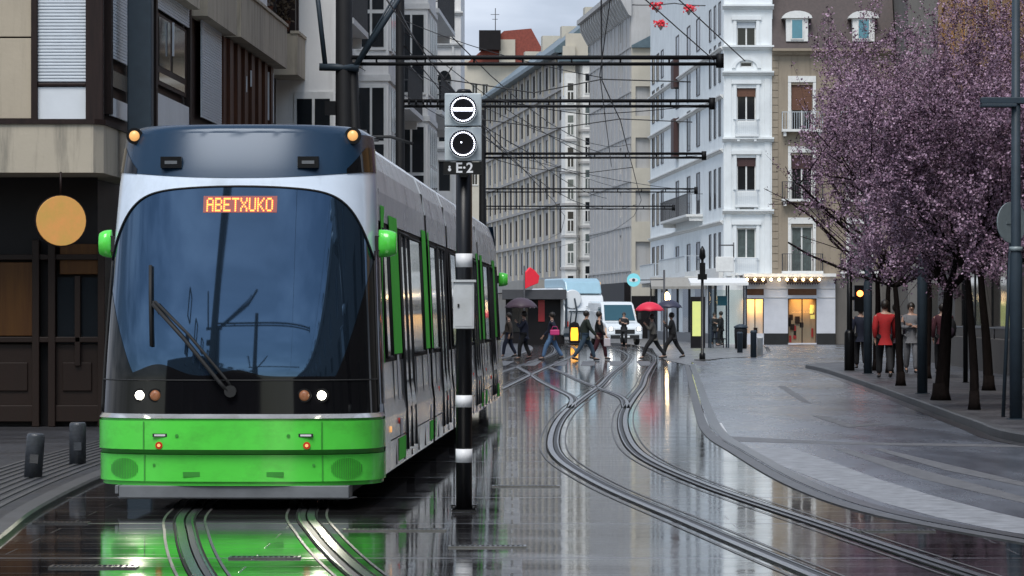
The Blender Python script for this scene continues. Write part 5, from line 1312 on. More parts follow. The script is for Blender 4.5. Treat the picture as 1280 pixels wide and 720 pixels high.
# fill of dark ground floor right of the shop
mb = MB(); mb.box(xs_(1044),SFc.W,-.3,-.01,0,zt_(348)); mb.build('dark_shopfront', M['dkst'], S_)

# ---------- R: right-hand building beyond the trees
RF = Facade('office_building', 'dark-windowed stone building with ochre upper floors right of the trees', (13.95,110), (11.0,46))
R_ = RF.root
ops = [(6.5+q*9.5, 15.0+q*9.5, 1.25, 4.7) for q in range(6)]
wall(R_, RF.W, 5.2, ops, M['dkst'], 12)
for o in ops: window(R_, o, 'casement', y=.2, fm='plinth')
mb = MB(); mb.box(0,RF.W,-.45,-.01,0,1.0); mb.build('low_wall', M['dkst'], R_)
mb = MB(); mb.tube([(0,-.3,1.28),(RF.W,-.3,1.28)], .03, 6)
for q in np.arange(1,RF.W,3): mb.tube([(q,-.3,1.0),(q,-.3,1.28)], .02, 5)
mb.build('handrail', M['iron'], R_)
mb = MB()
for z in np.arange(.1,5,.5): mb.box(0,6.3,-.46,-.452,z,z+.015)
ops = [(1.5+q*3.6, 3.0+q*3.6, 6.2+f*3.3, 8.2+f*3.3) for q in range(17) for f in range(3)]
wall(R_, RF.W, 16.5, ops, M['ochre'], 12, name='upper_wall', z0=5.21)
for o in ops: window(R_, o, 'casement', fm='trim')
cornice(R_, 0, RF.W, 5.1, .35, .4, m='palest'); cornice(R_, 0, RF.W, 16.1, .5, .7, m='palest')
mb = MB(); mb.prism_x([(-.7,16.602),(5,19.5),(12,16.602)], -.3, RF.W+.3); mb.build('roof', M['redroof'], R_)
# dim shops closing the side street behind the tree trunks
QF = Facade('side_street_building', 'dark stone building closing the side street behind the tree trunks', (21.7,Yw0-6), (60,Yw0-6))
ops = [(1+q*4.5, 4+q*4.5, .5, 3.4) for q in range(8)]+[(1.6+q*4.5, 3.2+q*4.5, 5.5+f*3.4, 7.6+f*3.4) for q in range(8) for f in range(4)]
wall(QF.root, QF.W, 20, ops, M['dkst'], 12)
for o in ops: window(QF.root, o, 'casement', fm='brownw')

# ---------- houses added unseen behind the camera for shade and reflections in the tram's glass
for lab, p0, p1, m_, ht in (('added grey apartment house, unseen behind the viewpoint on the left, for windscreen reflections', (-10.5,-75), (-10.5,-6), 'dkst', 12), ('added stone apartment house, unseen behind the viewpoint on the right, for windscreen reflections', (12.6,36), (12.6,-75), 'dkst', 13)):
    f = Facade('added_reflection_house', lab, p0, p1)
    ops = [(2+q*5.2, 3.6+q*5.2, 1.5+fl*3.5, 3.6+fl*3.5) for q in range(16) for fl in range(4)]
    wall(f.root, f.W, ht, ops, M[m_], 12)
    for o in ops[::2]: window(f.root, o, 'casement')
    cornice(f.root, 0, f.W, ht-.5, .5, .6)

# ============================================================ SHELTER, KIOSK, POSTS, SIGNS
Ysh = 168; ks = Ysh/4200
t = thing('shelter', 'glass tram stop shelter with a long flat pale roof before the corner shop', 'tram stop shelter', ((885-640)*ks,Ysh,0))
xsft = lambda x: (x-885)*ks
zs = lambda y: zz(y, Ysh)
mb = MB(); mb.prism_x([(-1.0,zs(357)),(-1.0,zs(354)),(1.4,zs(347)),(1.4,zs(350))], xsft(862), xsft(934)); mb.build('roof', M['trim'], t)
mb = MB()
for x in (888,910,932): 
    for yy in (-.4,1.2): mb.box(xsft(x)-.04,xsft(x)+.04,yy-.04,yy+.04,0,zs(354))
mb.build('post', M['mastblue'], t)
mb = MB(); mb.box(xsft(888)+.05,xsft(910)-.05,1.19,1.21,.2,zs(362)); mb.box(xsft(910)+.05,xsft(932)-.05,1.19,1.21,.2,zs(362)); mb.build('glass_panel', M['sglass'], t)
mb = MB(); mb.box(xsft(903)-.3,xsft(903)+.2,-.5,-.46,zs(382),zs(370)); mb.build('info_screen', M['carglass'], t)
mb = MB(); mb.box(xsft(890),xsft(908),.6,1.0,.42,.48); mb.box(xsft(892),xsft(893),.7,.9,0,.42); mb.box(xsft(905),xsft(906),.7,.9,0,.42); mb.build('bench', M['mast'], t)
t = thing('advertising_panel', 'tall yellow backlit advertising panel beside the tram stop shelter', 'advertising panel', ((871-640)*ks,Ysh-1,0))
mb = MB(); mb.box(-.36,.36,-.1,.1,.0,zs(371)); mb.build('frame', M['shopdark'], t, bevel=.02)
mb = MB(); mb.box(-.28,.28,-.115,-.102,zs(420),zs(377)); mb.build('poster', M['yellowad'], t)
t = thing('awning_shop', 'pale green-grey awning and sign box under the white building', 'awning', ((845-640)*.0475,200,0))
mb = MB(); mb.prism_x([(-1.4,3.2),(-1.4,3.35),(.3,3.9),(.3,3.7)], -1.5, 3.2); mb.build('canvas', M['palest'], t)
mb = MB(); mb.box(-1.5,-1.42,-.1,.3,0,3.7); mb.box(3.1,3.18,-.1,.3,0,3.7); mb.build('post', M['mast'], t)
t = thing('sign_box', 'white projecting sign box under a lantern bracket on the tower corner', 'sign', ((906-640)*.0447,Yw0-2.2,zz(340,187.8)))
mb = MB(); mb.box(-.5,.5,-.15,.15,0,.85); mb.build('box', M['trim'], t, bevel=.03)
mb = MB(); mb.tube([(.5,0,.8),(.5,0,1.65)], .04, 6); mb.tube([(.5,0,1.5),(-.35,0,1.5)], .04, 6); mb.tube([(0,0,.4),(0,2.1,.4)], .04, 6); mb.build('bracket', M['iron'], t)
# black lamp/signal post on the kerb corner
X, Y = g(878, 451)
t = thing('street_post', 'slim black post with lamp head on the kerb corner by the shelter', 'street lamp', (X, Y, 0))
mb = MB(); mb.lathe([(.11,0),(.11,.25),(.055,.3),(.05,3.6)], 12); mb.build('pole', M['black'], t)
mb = MB(); mb.lathe([(.05,3.6),(.12,3.7),(.1,3.95),(.02,4.1)], 12); mb.build('lamp_head', M['black'], t)
mb = MB(); mb.box(-.16,.16,-.12,.12,2.9,3.1); mb.box(-.1,.1,-.12,-.05,3.1,3.5); mb.build('signal_head', M['black'], t)
mb = MB(); mb.box(-.28,.28,-.28,.28,.009,.05); mb.build('base', M['kerb'], t)
# lantern with warm light
t = thing('wall_lantern', 'small warm lit lantern on the dark wall left of the advertising panel', 'lantern', ((834-640)*.0452,190,0))
mb = MB(); mb.lathe([(.05,0),(.04,2.2)], 8); mb.build('post', M['iron'], t)
mb = MB(); mb.lathe([(.09,2.25),(.17,2.55),(.15,2.8),(.05,2.95)], 10); mb.build('lamp_glass', M['warmw'], t)
# cyan round sign on a long arm
Yq = 165; kq = Yq/4200
t = thing('round_sign', 'pale cyan round hanging sign with a dark eye above the white van', 'sign', ((792-640)*kq,Yq,zz(350,Yq)))
mb = MB(); mb.lathe([(.33,-.06),(.33,.06)], 28, 0, (0,0,0), 'y'); mb.build('disc', M['cyan'], t)
mb = MB(); mb.lathe([(.08,-.075),(.08,-.071)], 16, 0, (0,0,0), 'y'); mb.build('pupil', M['iron'], t)
mb = MB(); n = 20; mb.prism_y([(.22*math.cos(a), .10*math.sin(a)) for a in np.linspace(0,2*math.pi,n,endpoint=False)], -.070, -.061); mb.build('eye', M['text'], t)
mb = MB(); mb.tube([(.33,0,0),(1.5,0,0.02)], .03, 6); mb.tube([(1.5,0,.5),(1.5,0,-zz(350,Yq)+.01)], .05, 8); mb.build('bracket', M['iron'], t)
# red round sign at left
Yq = 190; kq = Yq/4200
t = thing('red_sign', 'red rounded sign projecting from the dark shop at the crossing', 'sign', ((664-640)*kq,Yq,0), R(30))
mb = MB(); mb.prism_y([(-.42,zz(361,Yq)),(-.1,zz(358,Yq)),(.42,zz(354,Yq)),(.5,zz(345,Yq)),(.2,zz(338,Yq)),(-.1,zz(334,Yq)),(-.42,zz(341,Yq))], -.1, .1); mb.build('panel', M['signred'], t, bevel=.03)
mb = MB(); mb.tube([(-.45,0,0),(-.45,0,zz(332,Yq))], .05, 8); mb.build('post', M['iron'], t)
# long low dark kiosk/entrance with canopy at left behind the people
t = thing('kiosk', 'dark kiosk with flat grey roof and red side behind the pedestrians', 'kiosk', ((668-640)*kq,Yq+1,0))
mb = MB(); x0, x1 = (632-668)*kq, (706-668)*kq; mb.box(x0,x1,0,4,0,zz(374,Yq)); mb.build('body', M['shopdark'], t)
mb = MB(); mb.box(x0-.2,x1+.1,-.9,4.2,zz(374,Yq)+.003,zz(362,Yq)); mb.build('roof', M['iron'], t)
mb = MB(); mb.box((673-668)*kq,(681-668)*kq,-.06,-.003,zz(402,Yq),zz(375,Yq)); mb.build('red_panel', M['shopred'], t)
mb = MB(); mb.box((662-668)*kq,(664-668)*kq,-.1,-.02,zz(385,Yq),zz(382,Yq)); mb.box((667-668)*kq,(669-668)*kq,-.1,-.02,zz(385,Yq),zz(382,Yq)); mb.box((682-668)*kq,(686-668)*kq,-.6,-.5,zz(373,Yq),zz(371.4,Yq)); mb.build('lamp', M['text'], t)
mb = MB(); mb.box((640-668)*kq,(660-668)*kq,-.05,-.003,zz(415,Yq),zz(385,Yq)); mb.build('window', M['glass'], t)
# amber panel post
Yq = 188; kq = Yq/4200
t = thing('beacon', 'rounded black post with a bright amber panel among the pedestrians', 'traffic beacon', ((718-640)*kq,Yq,0))
mb = MB(); mb.prism_y([(-.3,.1),(.3,.1),(.3,1.0),(.22,1.2),(.0,1.3),(-.22,1.2),(-.3,1.0)], -.12, .12); mb.box(-.25,.25,-.2,.2,0,.098); mb.build('housing', M['shopdark'], t, bevel=.04)
mb = MB(); mb.prism_y([(-.2,.22),(.2,.22),(.22,.6),(.18,.95),(-.18,.95),(-.22,.6)], -.14, -.122); mb.build('panel', M['orange'], t)
# bollards at left
def bollard(x, y, Hb, rb_, lab, tilt=0):
    X, Y = g(x, y, .05)
    mb = MB(); mb.lathe([(rb_,0),(rb_,Hb-.02),(rb_*.96,Hb),(rb_*.8,Hb+.012),(0.001,Hb+.014)], 24)
    for a in range(1): mb.box(-.03,.05,-rb_-.004,-rb_+.01,Hb*.35,Hb*.55,1)
    o = mb.build('bollard', [M['bollard'],M['kerb'] if Y < 35 else M['bollard']]); o.location = (X,Y,.045); o.rotation_euler = (0,tilt,0)
    tag(o, lab, 'bollard', 'short iron bollards on the left pavement')
bollard(41, 597, .42, .088, 'short dark bollard with a pale scuff, nearer the camera', R(4)); bollard(97, 580, .43, .088, 'short dark bollard closer to the front of the tram', 0)
# bollards/posts near the road top
for i,(x,y,h_) in enumerate(((942,447,34),(950,445,24),(925,441,26))):
    X, Y = g(x, y); mb = MB(); hh = h_*Y/4200
    mb.lathe([(.12,0),(.12,hh*.9),(.14,hh*.92),(.10,hh)], 12); o = mb.build('bollard', M['mastblue' if i != 1 else 'cabinet']); o.location = (X,Y,.008)
    tag(o, ['tallest grey bollard at the road corner before the shop','pale short bollard beside the tall grey one','bollard nearest the shelter glass'][i], 'bollard', 'posts at the corner of the road')
# litter bin by shelter
X, Y = g(926, 436); t = thing('litter_bin', 'dark grey litter bin between shelter and shop', 'litter bin', (X,Y,.008))
mb = MB(); mb.lathe([(.28,0),(.32,.9),(.3,1.0)], 14); mb.build('body', M['mast'], t); mb = MB(); mb.lathe([(.34,1.0),(.34,1.08),(.1,1.2)], 14); mb.build('lid', M['mastblue'], t)

# right-side posts
def rpost(nm, x, y, w, top, lab, m='mast', arm=None, band=None, cat='lamp post'):
    X, Y = g(x, y, .13); r = w*Y/4200/2; zt_l = zz(top, Y)-.13
    t = thing(nm, lab, cat, (X,Y,.127), 0, 'posts along the right pavement')
    mb = MB(); mb.lathe([(r,.01),(r,2.3),(r*.8,2.4),(r*.62,zt_l)], 16); mb.box(-r*1.3,r*1.3,-r*1.3,r*1.3,0,.012); mb.build('pole', M[m], t)
    if band:
        mb = MB(); mb.lathe([(r*1.05,band),(r*1.05,band+.06)], 16); mb.build('band', M['signback'], t)
    if arm:
        mb = MB(); z = zz(arm[1], Y)-.13; xa = (arm[0]-x)*Y/4200; mb.box(xa,.3,-.09,.09,z-.04,z+.05); mb.box(xa,xa+.5,-.13,.13,z-.09,z-.042); mb.build('lamp_arm', M['mastblue'], t, bevel=.01)
    return t
rpost('lamp_post', 1270, 524, 16, -60, 'dark lamp post with side arm at the right picture edge', 'mastblue', arm=(1226,126), band=2.4)
rpost('lamp_post', 1153, 492, 13, 170, 'wide dark post standing between the two thicker tree trunks', 'mastblue', band=2.35)
rpost('lamp_post', 1085, 467, 10.5, 230, 'wide dark post left of the pedestrian in red', 'mastblue', band=2.4)
rpost('lamp_post', 1207, 478, 6, 140, 'thin dark post behind the right-hand trees', 'mast')
# pedestrian signal with red light at the pavement tip
X, Y = g(1062, 463, .13)
t = thing('pedestrian_signal', 'traffic signal with glowing orange-red light on the pavement tip', 'traffic signal', (X,Y,.127))
mb = MB(); mb.lathe([(.08,0),(.07,3.0)], 10); mb.lathe([(.14,0),(.14,1.0),(.1,1.1)], 10); mb.build('post', M['black'], t)
mb = MB(); mb.box(.12,.42,-.12,.12,1.6,2.3); mb.box(-.05,.12,-.05,.05,1.9,2.0); mb.build('signal_head', M['black'], t)
mb = MB(); mb.lathe([(.085,-.14),(.085,-.121)], 16, 0, (.27,0,2.08), 'y'); mb.build('light', mat('signal_red', (1,.2,.05), .4, var=0, emit=(1,.16,.03), es=7), t)
# round road sign seen from behind on a leaning thin post
X, Y = g(1254, 521, .13); zsn = zz(278, Y)-.13
t = thing('road_sign', 'round road sign seen from behind on a thin leaning post', 'road sign', (X,Y,.127))
lean = (1267-1254)*Y/4200
mb = MB(); mb.tube([(0,0,0),(lean*.9,0,zsn+.3)], .028, 8); mb.build('post', M['mastblue'], t)
mb = MB(); mb.lathe([(.30,-.012),(.30,.012)], 32, 0, (0,0,0), 'y'); d_ = mb.build('plate', M['signback'], t); d_.location = (lean*.75,-.06,zsn); d_.rotation_euler = (0,0,R(38))
mb = MB(); mb.lathe([(.305,-.016),(.305,-.004),(.285,-.004)], 32, 0, (0,0,0), 'y'); 
mb = MB(); mb.box(-.12,.12,-.025,-.013,-.02,.02); o = mb.build('clamp', M['signback'], t); o.location = d_.location; o.rotation_euler = d_.rotation_euler

# ============================================================ VEHICLES
Yv = 184; kv = Yv/4200
van = thing('van', 'white van with lit headlights waiting behind the crossing', 'van', ((781-640)*kv,Yv,0), R(10))
def wheel(par, x, y, r=.34, w=.22):
    mb = MB(); mb.lathe([(r*.9,-w/2),(r,-w/2+.03),(r,w/2-.03),(r*.9,w/2)], 20, 0, (x,y,r), 'x'); o = mb.build('wheel', M['tyre'], par)
    mb = MB(); mb.lathe([(r*.55,-w/2-.01),(r*.55,w/2+.01)], 14, 0, (x,y,r), 'x'); mb.build('rim', M['cabinet'], o)
mb = MB()   # profile in (y,z): front at y=0
prof = [(.0,.35),(-.05,.62),(.02,.98),(.5,1.18),(1.25,1.30),(1.95,2.25),(2.3,2.38),(5.6,2.42),(5.75,2.2),(5.8,.35)]
rows = []
for s, sh in ((-1.0,.12),(-.97,.03),(-.9,0),(.9,0),(.97,.03),(1.0,.12)):
    rows.append([(s*(1.0 if p[1] < 1.4 else .93), p[0]+sh*(1 if p[0] < 3 else -1)*.8, p[1]-(sh*.8 if p[1] > 1.1 else 0)) for p in prof])
mb.grid(rows, 0, False); mb.add(rows[0], [tuple(range(len(prof)))]); mb.add(rows[-1], [tuple(range(len(prof)))])
vb = mb.build('body', M['carwhite'], van, bevel=.04)
mb = MB(); mb.add([(-.86,1.27,1.36),(.86,1.27,1.36),(.78,1.90,2.22),(-.78,1.90,2.22)], [(0,1,2,3)]); mb.add([(-.86,1.25,1.36),(.86,1.25,1.36),(.78,1.88,2.22),(-.78,1.88,2.22)], [(0,1,2,3)]); mb.build('windscreen', M['carglass'], van)
mb = MB(); mb.box(-.55,.55,-.07,.0,.62,.86); mb.box(-.8,.8,-.08,.02,.36,.56); mb.build('grille', M['under'], van, bevel=.02)
mb = MB(); mb.box(-.26,.26,-.095,-.081,.42,.53); mb.build('number_plate', M['text'], van)
for s in (-1, 1):
    mb = MB(); mb.box(s*.78-.15,s*.78+.15,-.05,.1,.78,1.0); h = mb.build('headlight', M['cabinet'], van, bevel=.03)
    mb = MB(); mb.lathe([(.085,-.075),(.085,-.05)], 12, 0, (s*.78,0,.90), 'y'); mb.build('bulb', mat('van_head', (1,1,1), .3, var=0, emit=(1,.95,.85), es=7), h)
    mb = MB(); mb.box(s*1.02-.0 if s > 0 else s*1.02-.16, s*1.02+.16 if s > 0 else s*1.02,1.2,1.32,1.4,1.78); mb.build('wing_mirror', M['under'], van, bevel=.03)
    mb = MB(); mb.add([(s*.985,1.5,1.42),(s*.985,2.7,1.42),(s*.945,2.7,2.1),(s*.945,2.02,2.1)], [(0,1,2,3)]); mb.build('side_window', M['carglass'], van)
    for y in (1.0, 4.6): wheel(van, s*.88, y)
Yt = 191; kt2 = Yt/4200
truck = thing('truck', 'white and pale blue refuse truck beside the white van', 'truck', ((728-640)*kt2,Yt,0), R(14))
mb = MB(); prof = [(.0,.5),(-.35,1.0),(-.45,1.9),(-.1,2.7),(.9,3.2),(7,3.2),(7,.5)]
mb.prism_x(prof, -1.2, 1.2); mb.build('body', M['carwhite'], truck, bevel=.06)
mb = MB(); mb.prism_x([(-.05,2.85),(.3,3.55),(.9,3.75),(5,3.75),(5,3.21),(.95,3.205)], -.95, 1.15); mb.build('hopper_cover', M['carblue'], truck, bevel=.08)
mb = MB(); mb.lathe([(.5,-.05),(.55,.0),(.5,.05)], 24, 0, (-.72,-.45,2.55), 'y'); mb.build('round_shield', M['carwhite'], truck)
mb = MB(); mb.box(-.9,1.0,-.52,-.46,1.85,1.9); mb.box(-1.15,-1.05,-.62,-.46,.9,2.6); mb.tube([(-.6,-.55,1.0),(-.5,-.65,1.9),(-.6,-.5,2.6)], .05, 6); mb.tube([(-.9,-.55,1.0),(-.8,-.62,1.9)], .04, 6); mb.box(-1.1,1.1,-.3,.1,.42,.62); mb.build('frame', M['mastblue'], truck)
mb = MB(); mb.box(.1,.9,-.50,-.455,2.1,2.16); mb.box(-.1,.5,-.50,-.455,1.3,1.36); mb.build('handle_bar', M['cabinet'], truck)
for s in (-1, 1):
    mb = MB(); mb.box(s*1.05-.1,s*1.05+.1,-.52,-.44,1.0,1.3); mb.build('tail_lamp', M['red'], truck)
    for y in (1.2, 2.5, 5.8): wheel(truck, s*1.0, y, .48, .28)
mb = MB(); mb.lathe([(.09,3.3),(.09,3.5),(.03,3.56)], 10, 0, (1.1,.4,0)); mb.build('beacon_lamp', M['amber'], truck)

# ============================================================ PEOPLE
def skin_mesh(name, verts, edges, m, sub=1, root=0):
    me = bpy.data.meshes.new(name); me.from_pydata([v[0] for v in verts], edges, []); o = bpy.data.objects.new(name, me); COL.objects.link(o)
    md = o.modifiers.new('Skin', 'SKIN'); md.use_smooth_shade = True
    sv = me.skin_vertices[0].data
    for i, v in enumerate(verts):
        r = v[1]; sv[i].radius = r if isinstance(r, tuple) else (r, r); sv[i].use_root = (i == root)
    if sub: ss = o.modifiers.new('Sub', 'SUBSURF'); ss.levels = sub; ss.render_levels = sub
    dg = bpy.context.evaluated_depsgraph_get(); out = bpy.data.meshes.new_from_object(o.evaluated_get(dg)); bpy.data.objects.remove(o)
    out.name = name; out.materials.clear(); out.materials.append(m); return out
def person(x, y, ht, face, label, top, legs, coat=.0, stride=.25, arms='swing', zb=0.0, lean=0.0, hair='hair', hood=False, group='pedestrians on and around the crossing', Yabs=None, bag=None, hold=None, shoes='shoe'):
    """face: heading angle (0 = towards +X right, pi = left, -pi/2 = to camera). local frame: forward = +x"""
    if Yabs is None: X, Y = g(x, y, zb)
    else: Y = Yabs; X = (x-640)*Y/4200
    t = thing('person', label, 'person', (X, Y, zb+.005), face, group); s = ht/1.75
    V = lambda a,b,c: (a*s,b*s,c*s)
    hip = .92-.10*stride**2*2
    st_ = stride
    # joints
    pel = (0,0,hip); ch = (lean*.5,0,hip+.30); sh = (lean*.85,0,hip+.50); nk = (lean*.95,0,hip+.57); hd = (lean*1.05+.01,0,hip+.72); tp = (lean*1.1,0,hip+.80)
    J = {}
    for sd_, ph in ((1,1),(-1,-1)):
        fx = ph*st_
        J[('hp',sd_)] = (0,sd_*.09,hip-.03)
        bend = .06 if ph > 0 else .02
        J[('kn',sd_)] = (fx*.52+bend,sd_*.10,.49 if ph > 0 else .48)
        J[('an',sd_)] = (fx*1.0-(0 if ph > 0 else .06),sd_*.10,.08 if ph > 0 else .12)
        J[('to',sd_)] = (J[('an',sd_)][0]+.17,sd_*.11,.035 if ph > 0 else .03)
        J[('sh',sd_)] = (sh[0],sd_*.185,sh[2]-.01)
        if arms == 'swing':
            J[('el',sd_)] = (sh[0]-ph*st_*.35-.02,sd_*.235,sh[2]-.29); J[('wr',sd_)] = (sh[0]-ph*st_*.6+.10,sd_*.22,sh[2]-.52)
        elif arms == 'hold' and sd_ == 1:
            J[('el',sd_)] = (sh[0]+.10,.21,sh[2]-.27); J[('wr',sd_)] = (sh[0]+.24,.10,sh[2]-.08)
        elif arms == 'fold':
            J[('el',sd_)] = (sh[0]+.02,sd_*.24,sh[2]-.28); J[('wr',sd_)] = (sh[0]+.20,-sd_*.02,sh[2]-.24+sd_*.02)
        else:
            J[('el',sd_)] = (sh[0]-.03,sd_*.23,sh[2]-.29); J[('wr',sd_)] = (sh[0]+.03,sd_*.23,sh[2]-.54)
    vs = [(V(*pel),.115*s),(V(*ch),.12*s),(V(*sh),.095*s),(V(*nk),.052*s),(V(hd[0],0,hd[2]-.06),(.068*s,.075*s)),(V(*hd),(.078*s,.092*s)),(V(*tp),(.06*s,.07*s)),(V(hd[0]+.105,0,hd[2]-.025),.012*s)]
    es = [(0,1),(1,2),(2,3),(3,4),(4,5),(5,6),(5,7)]
    for sd_ in (1,-1):
        b = len(vs); w = J[('wr',sd_)]; e_ = J[('el',sd_)]; d = (Vector(w)-Vector(e_)).normalized()
        vs += [(V(*J[('sh',sd_)]),.052*s),(V(*e_),.040*s),(V(*w),.027*s),(V(*(Vector(w)+d*.07)),(.034*s,.018*s))]; es += [(2,b),(b,b+1),(b+1,b+2),(b+2,b+3)]
        pm = Vector(w)+d*.07; sidev = d.cross(Vector((0,1,0)))
        sidev = sidev.normalized() if sidev.length > .1 else Vector((1,0,0))
        for q, ln in enumerate((.065,.075,.07,.055)):
            i = len(vs); p1 = pm+sidev*(.030-.020*q)+d*.03; p2 = pm+sidev*(.032-.021*q)+d*(.03+ln)-Vector((0,sd_*.012,0))
            vs += [(V(*p1),.0085*s),(V(*p2),.0075*s)]; es += [(b+3,i),(i,i+1)]
        i = len(vs); p1 = Vector(w)+d*.03+sidev*.04; vs += [(V(*(p1+d*.03)),.0095*s)]; es += [(b+2,i)]
        b = len(vs)
        vs += [(V(*J[('hp',sd_)]),.085*s),(V(*J[('kn',sd_)]),.055*s),(V(*J[('an',sd_)]),.038*s),(V(*J[('to',sd_)]),(.035*s,.028*s))]; es += [(0,b),(b,b+1),(b+1,b+2),(b+2,b+3)]
    body = link('body', skin_mesh('body', vs, es, M['skin'], 1), t)
    # jacket
    k_ = 1.22
    vs = [(V(*pel),(.175*s,.155*s)),(V(*ch),(.185*s,.155*s)),(V(*sh),(.15*s,.14*s)),(V(nk[0],0,nk[2]-.02),.08*s)]; es = [(0,1),(1,2),(2,3)]
    if coat > 0: vs.append((V(0,0,hip-.12),(.165*s,.16*s))); vs.append((V(st_*.1,0,hip-coat),(.15*s,.19*s))); es += [(0,4),(4,5)]
    else: vs.append((V(0,0,hip-.10),(.15*s,.14*s))); es += [(0,4)]
    for sd_ in (1,-1):
        b = len(vs); w = J[('wr',sd_)]
        vs += [(V(*J[('sh',sd_)]),.09*s),(V(*J[('el',sd_)]),.072*s),(V(*w),.050*s)]; es += [(2,b),(b,b+1),(b+1,b+2)]
    link('coat' if coat else 'jacket', skin_mesh('jacket', vs, es, top, 1), t)
    vs = [(V(0,0,hip-.01),(.13*s,.12*s))]; es = []
    for sd_ in (1,-1):
        b = len(vs); vs += [(V(*J[('hp',sd_)]),.12*s),(V(*J[('kn',sd_)]),.088*s),(V(J[('an',sd_)][0],J[('an',sd_)][1],J[('an',sd_)][2]+.01),.068*s)]; es += [(0,b),(b,b+1),(b+1,b+2)]
    link('trousers', skin_mesh('trousers', vs, es, legs, 1), t)
    for sd_ in (1,-1):
        a, o_ = J[('an',sd_)], J[('to',sd_)]
        vs = [(V(a[0]-.05,a[1],a[2]-.03),.045*s),(V(a[0]+.04,a[1],a[2]-.035),.045*s),(V(o_[0]+.02,o_[1],o_[2]),(.042*s,.032*s))]
        link('shoe', skin_mesh('shoe', vs, [(0,1),(1,2)], M[shoes], 1), t)
    mb = MB(); hr = (.112,.098,.115) if not hood else (.135,.125,.15)
    mb.ellipsoid((( hd[0]-.022)*s,0,(hd[2]+.022)*s), tuple(q*s for q in hr), 10)
    if hood: mb.ellipsoid(((hd[0]-.05)*s,0,(hd[2]-.10)*s), (.11*s,.12*s,.12*s), 8)
    mb.build('hood' if hood else 'hair', top if hood else M[hair], t)
    ey = MB()
    for q in (-1,1): ey.ellipsoid(((hd[0]+.082)*s,q*.032*s,(hd[2]-.0)*s), (.010*s,.013*s,.008*s), 5)
    ey.build('eyes', M['hair'], t)
    hand = Vector(V(*J[('wr',1)])); hl = Matrix.Rotation(face,4,'Z') @ hand
    wr2 = Matrix.Rotation(face,4,'Z') @ Vector(V(*J[('wr',-1)]))
    base = Vector((X,Y,zb))
    return t, base+hl, base+wr2, s, base+Matrix.Rotation(face,4,'Z') @ Vector(V(*tp))
def umbrella(hand, head, label, m, r=.52, top=None):
    """umbrella stands in the raised hand, canopy above the head"""
    z = head.z+.16-hand.z if top is None else top-hand.z
    t = thing('umbrella', label, 'umbrella', tuple(hand))
    dx, dy = (head.x-hand.x)*.6, (head.y-hand.y)*.6
    mb = MB(); n = 8; rows = []
    for k in range(7):
        a = k/6*R(62); rr = r*math.sin(a)/math.sin(R(62)); h = r*.62*(math.cos(a)-math.cos(R(62)))/(1-math.cos(R(62)))
        rows.append([(dx+rr*math.cos(2*math.pi*j/32)*(1-.05*abs(math.sin(4*2*math.pi*j/32))*(k/6)), dy+rr*math.sin(2*math.pi*j/32)*(1-.05*abs(math.sin(4*2*math.pi*j/32))*(k/6)), z+h+.03*abs(math.sin(4*2*math.pi*j/32))*(k/6)**2) for j in range(33)])
    mb.grid(rows); c = mb.build('canopy', m, t); sm_ = c.modifiers.new('Solidify','SOLIDIFY'); sm_.thickness = .006
    mb = MB(); mb.tube([(0,0,-.12),(dx,dy,z+r*.6),(dx,dy,z+r*.62+.05)], .008, 6); mb.build('shaft', M['iron'], t)
    mb = MB(); mb.tube([(0,0,-.12),(0,0,.05)], .018, 8); mb.build('handle', M['brownw'], t)
def handbag(pos, label, m, sz_=(.28,.10,.24), strap=.3, cat='bag'):
    t = thing('bag', label, cat, (pos[0],pos[1],pos[2]-strap-sz_[2]))
    mb = MB(); a, b, c = sz_; mb.box(-a/2,a/2,-b/2,b/2,0,c); mb.build('pouch', m, t, bevel=.03)
    mb = MB(); mb.tube([(-a*.35,0,c),(-a*.2,0,c+strap),(a*.2,0,c+strap),(a*.35,0,c)], .01, 5); mb.build('strap', m, t)
K = dict(navy=cloth('navy',(.012,.016,.035)), black=cloth('black',(.010,.010,.012)), brown=cloth('brown',(.06,.045,.035)), jeans=cloth('jeans',(.13,.24,.42)), jeansd=cloth('jeansdark',(.045,.08,.12)), maroon=cloth('maroon',(.06,.012,.02)), grey=cloth('grey',(.10,.095,.085)), red=cloth('red',(.36,.010,.012)), pale=cloth('pale',(.17,.17,.18)), green=cloth('green',(.02,.03,.022)), plum=cloth('plum',(.035,.02,.035)), redU=mat('umbrella_red',(.72,.02,.06),.5,var=.1), navU=mat('umbrella_navy',(.03,.03,.06),.5,var=.1), plumU=mat('umbrella_plum',(.09,.055,.075),.5,var=.1), pink=mat('pink_bag',(.75,.06,.25),.5,var=.1), white=mat('white_bag',(.6,.55,.58),.5,var=.1))
PI = math.pi
person(636, 447, 1.72, PI, 'pedestrian in a brown coat half hidden behind the tram end', K['brown'], K['navy'], coat=.2, stride=.22)
_, h, h2, s_, hd = person(655, 450, 1.76, PI*.95, 'pedestrian in a long dark navy coat under a plum umbrella', K['navy'], K['black'], coat=.28, stride=.16, arms='hold')
umbrella(h, hd, 'dull plum umbrella over the pedestrian nearest the tram end', K['plumU'], .62)
_, h, h2, s_, hd = person(690, 450, 1.74, PI, 'pedestrian in light blue jeans and dark jacket carrying a pink bag', K['navy'], K['jeans'], stride=.33)
handbag(tuple(h+Vector((0,-.12,.35))), 'bright pink bag carried by the pedestrian in light jeans', K['pink'], (.34,.14,.2), .12)
_, h, h2, s_, hd = person(731, 451, 1.80, 0.15, 'pedestrian in dark green jacket and blue jeans striding right', K['green'], K['jeansd'], stride=.36, lean=.06)
_, h, h2, s_, hd = person(749, 450, 1.76, -.1, 'pedestrian in black coat and maroon trousers with a white bag', K['black'], K['maroon'], stride=.24, coat=.12)
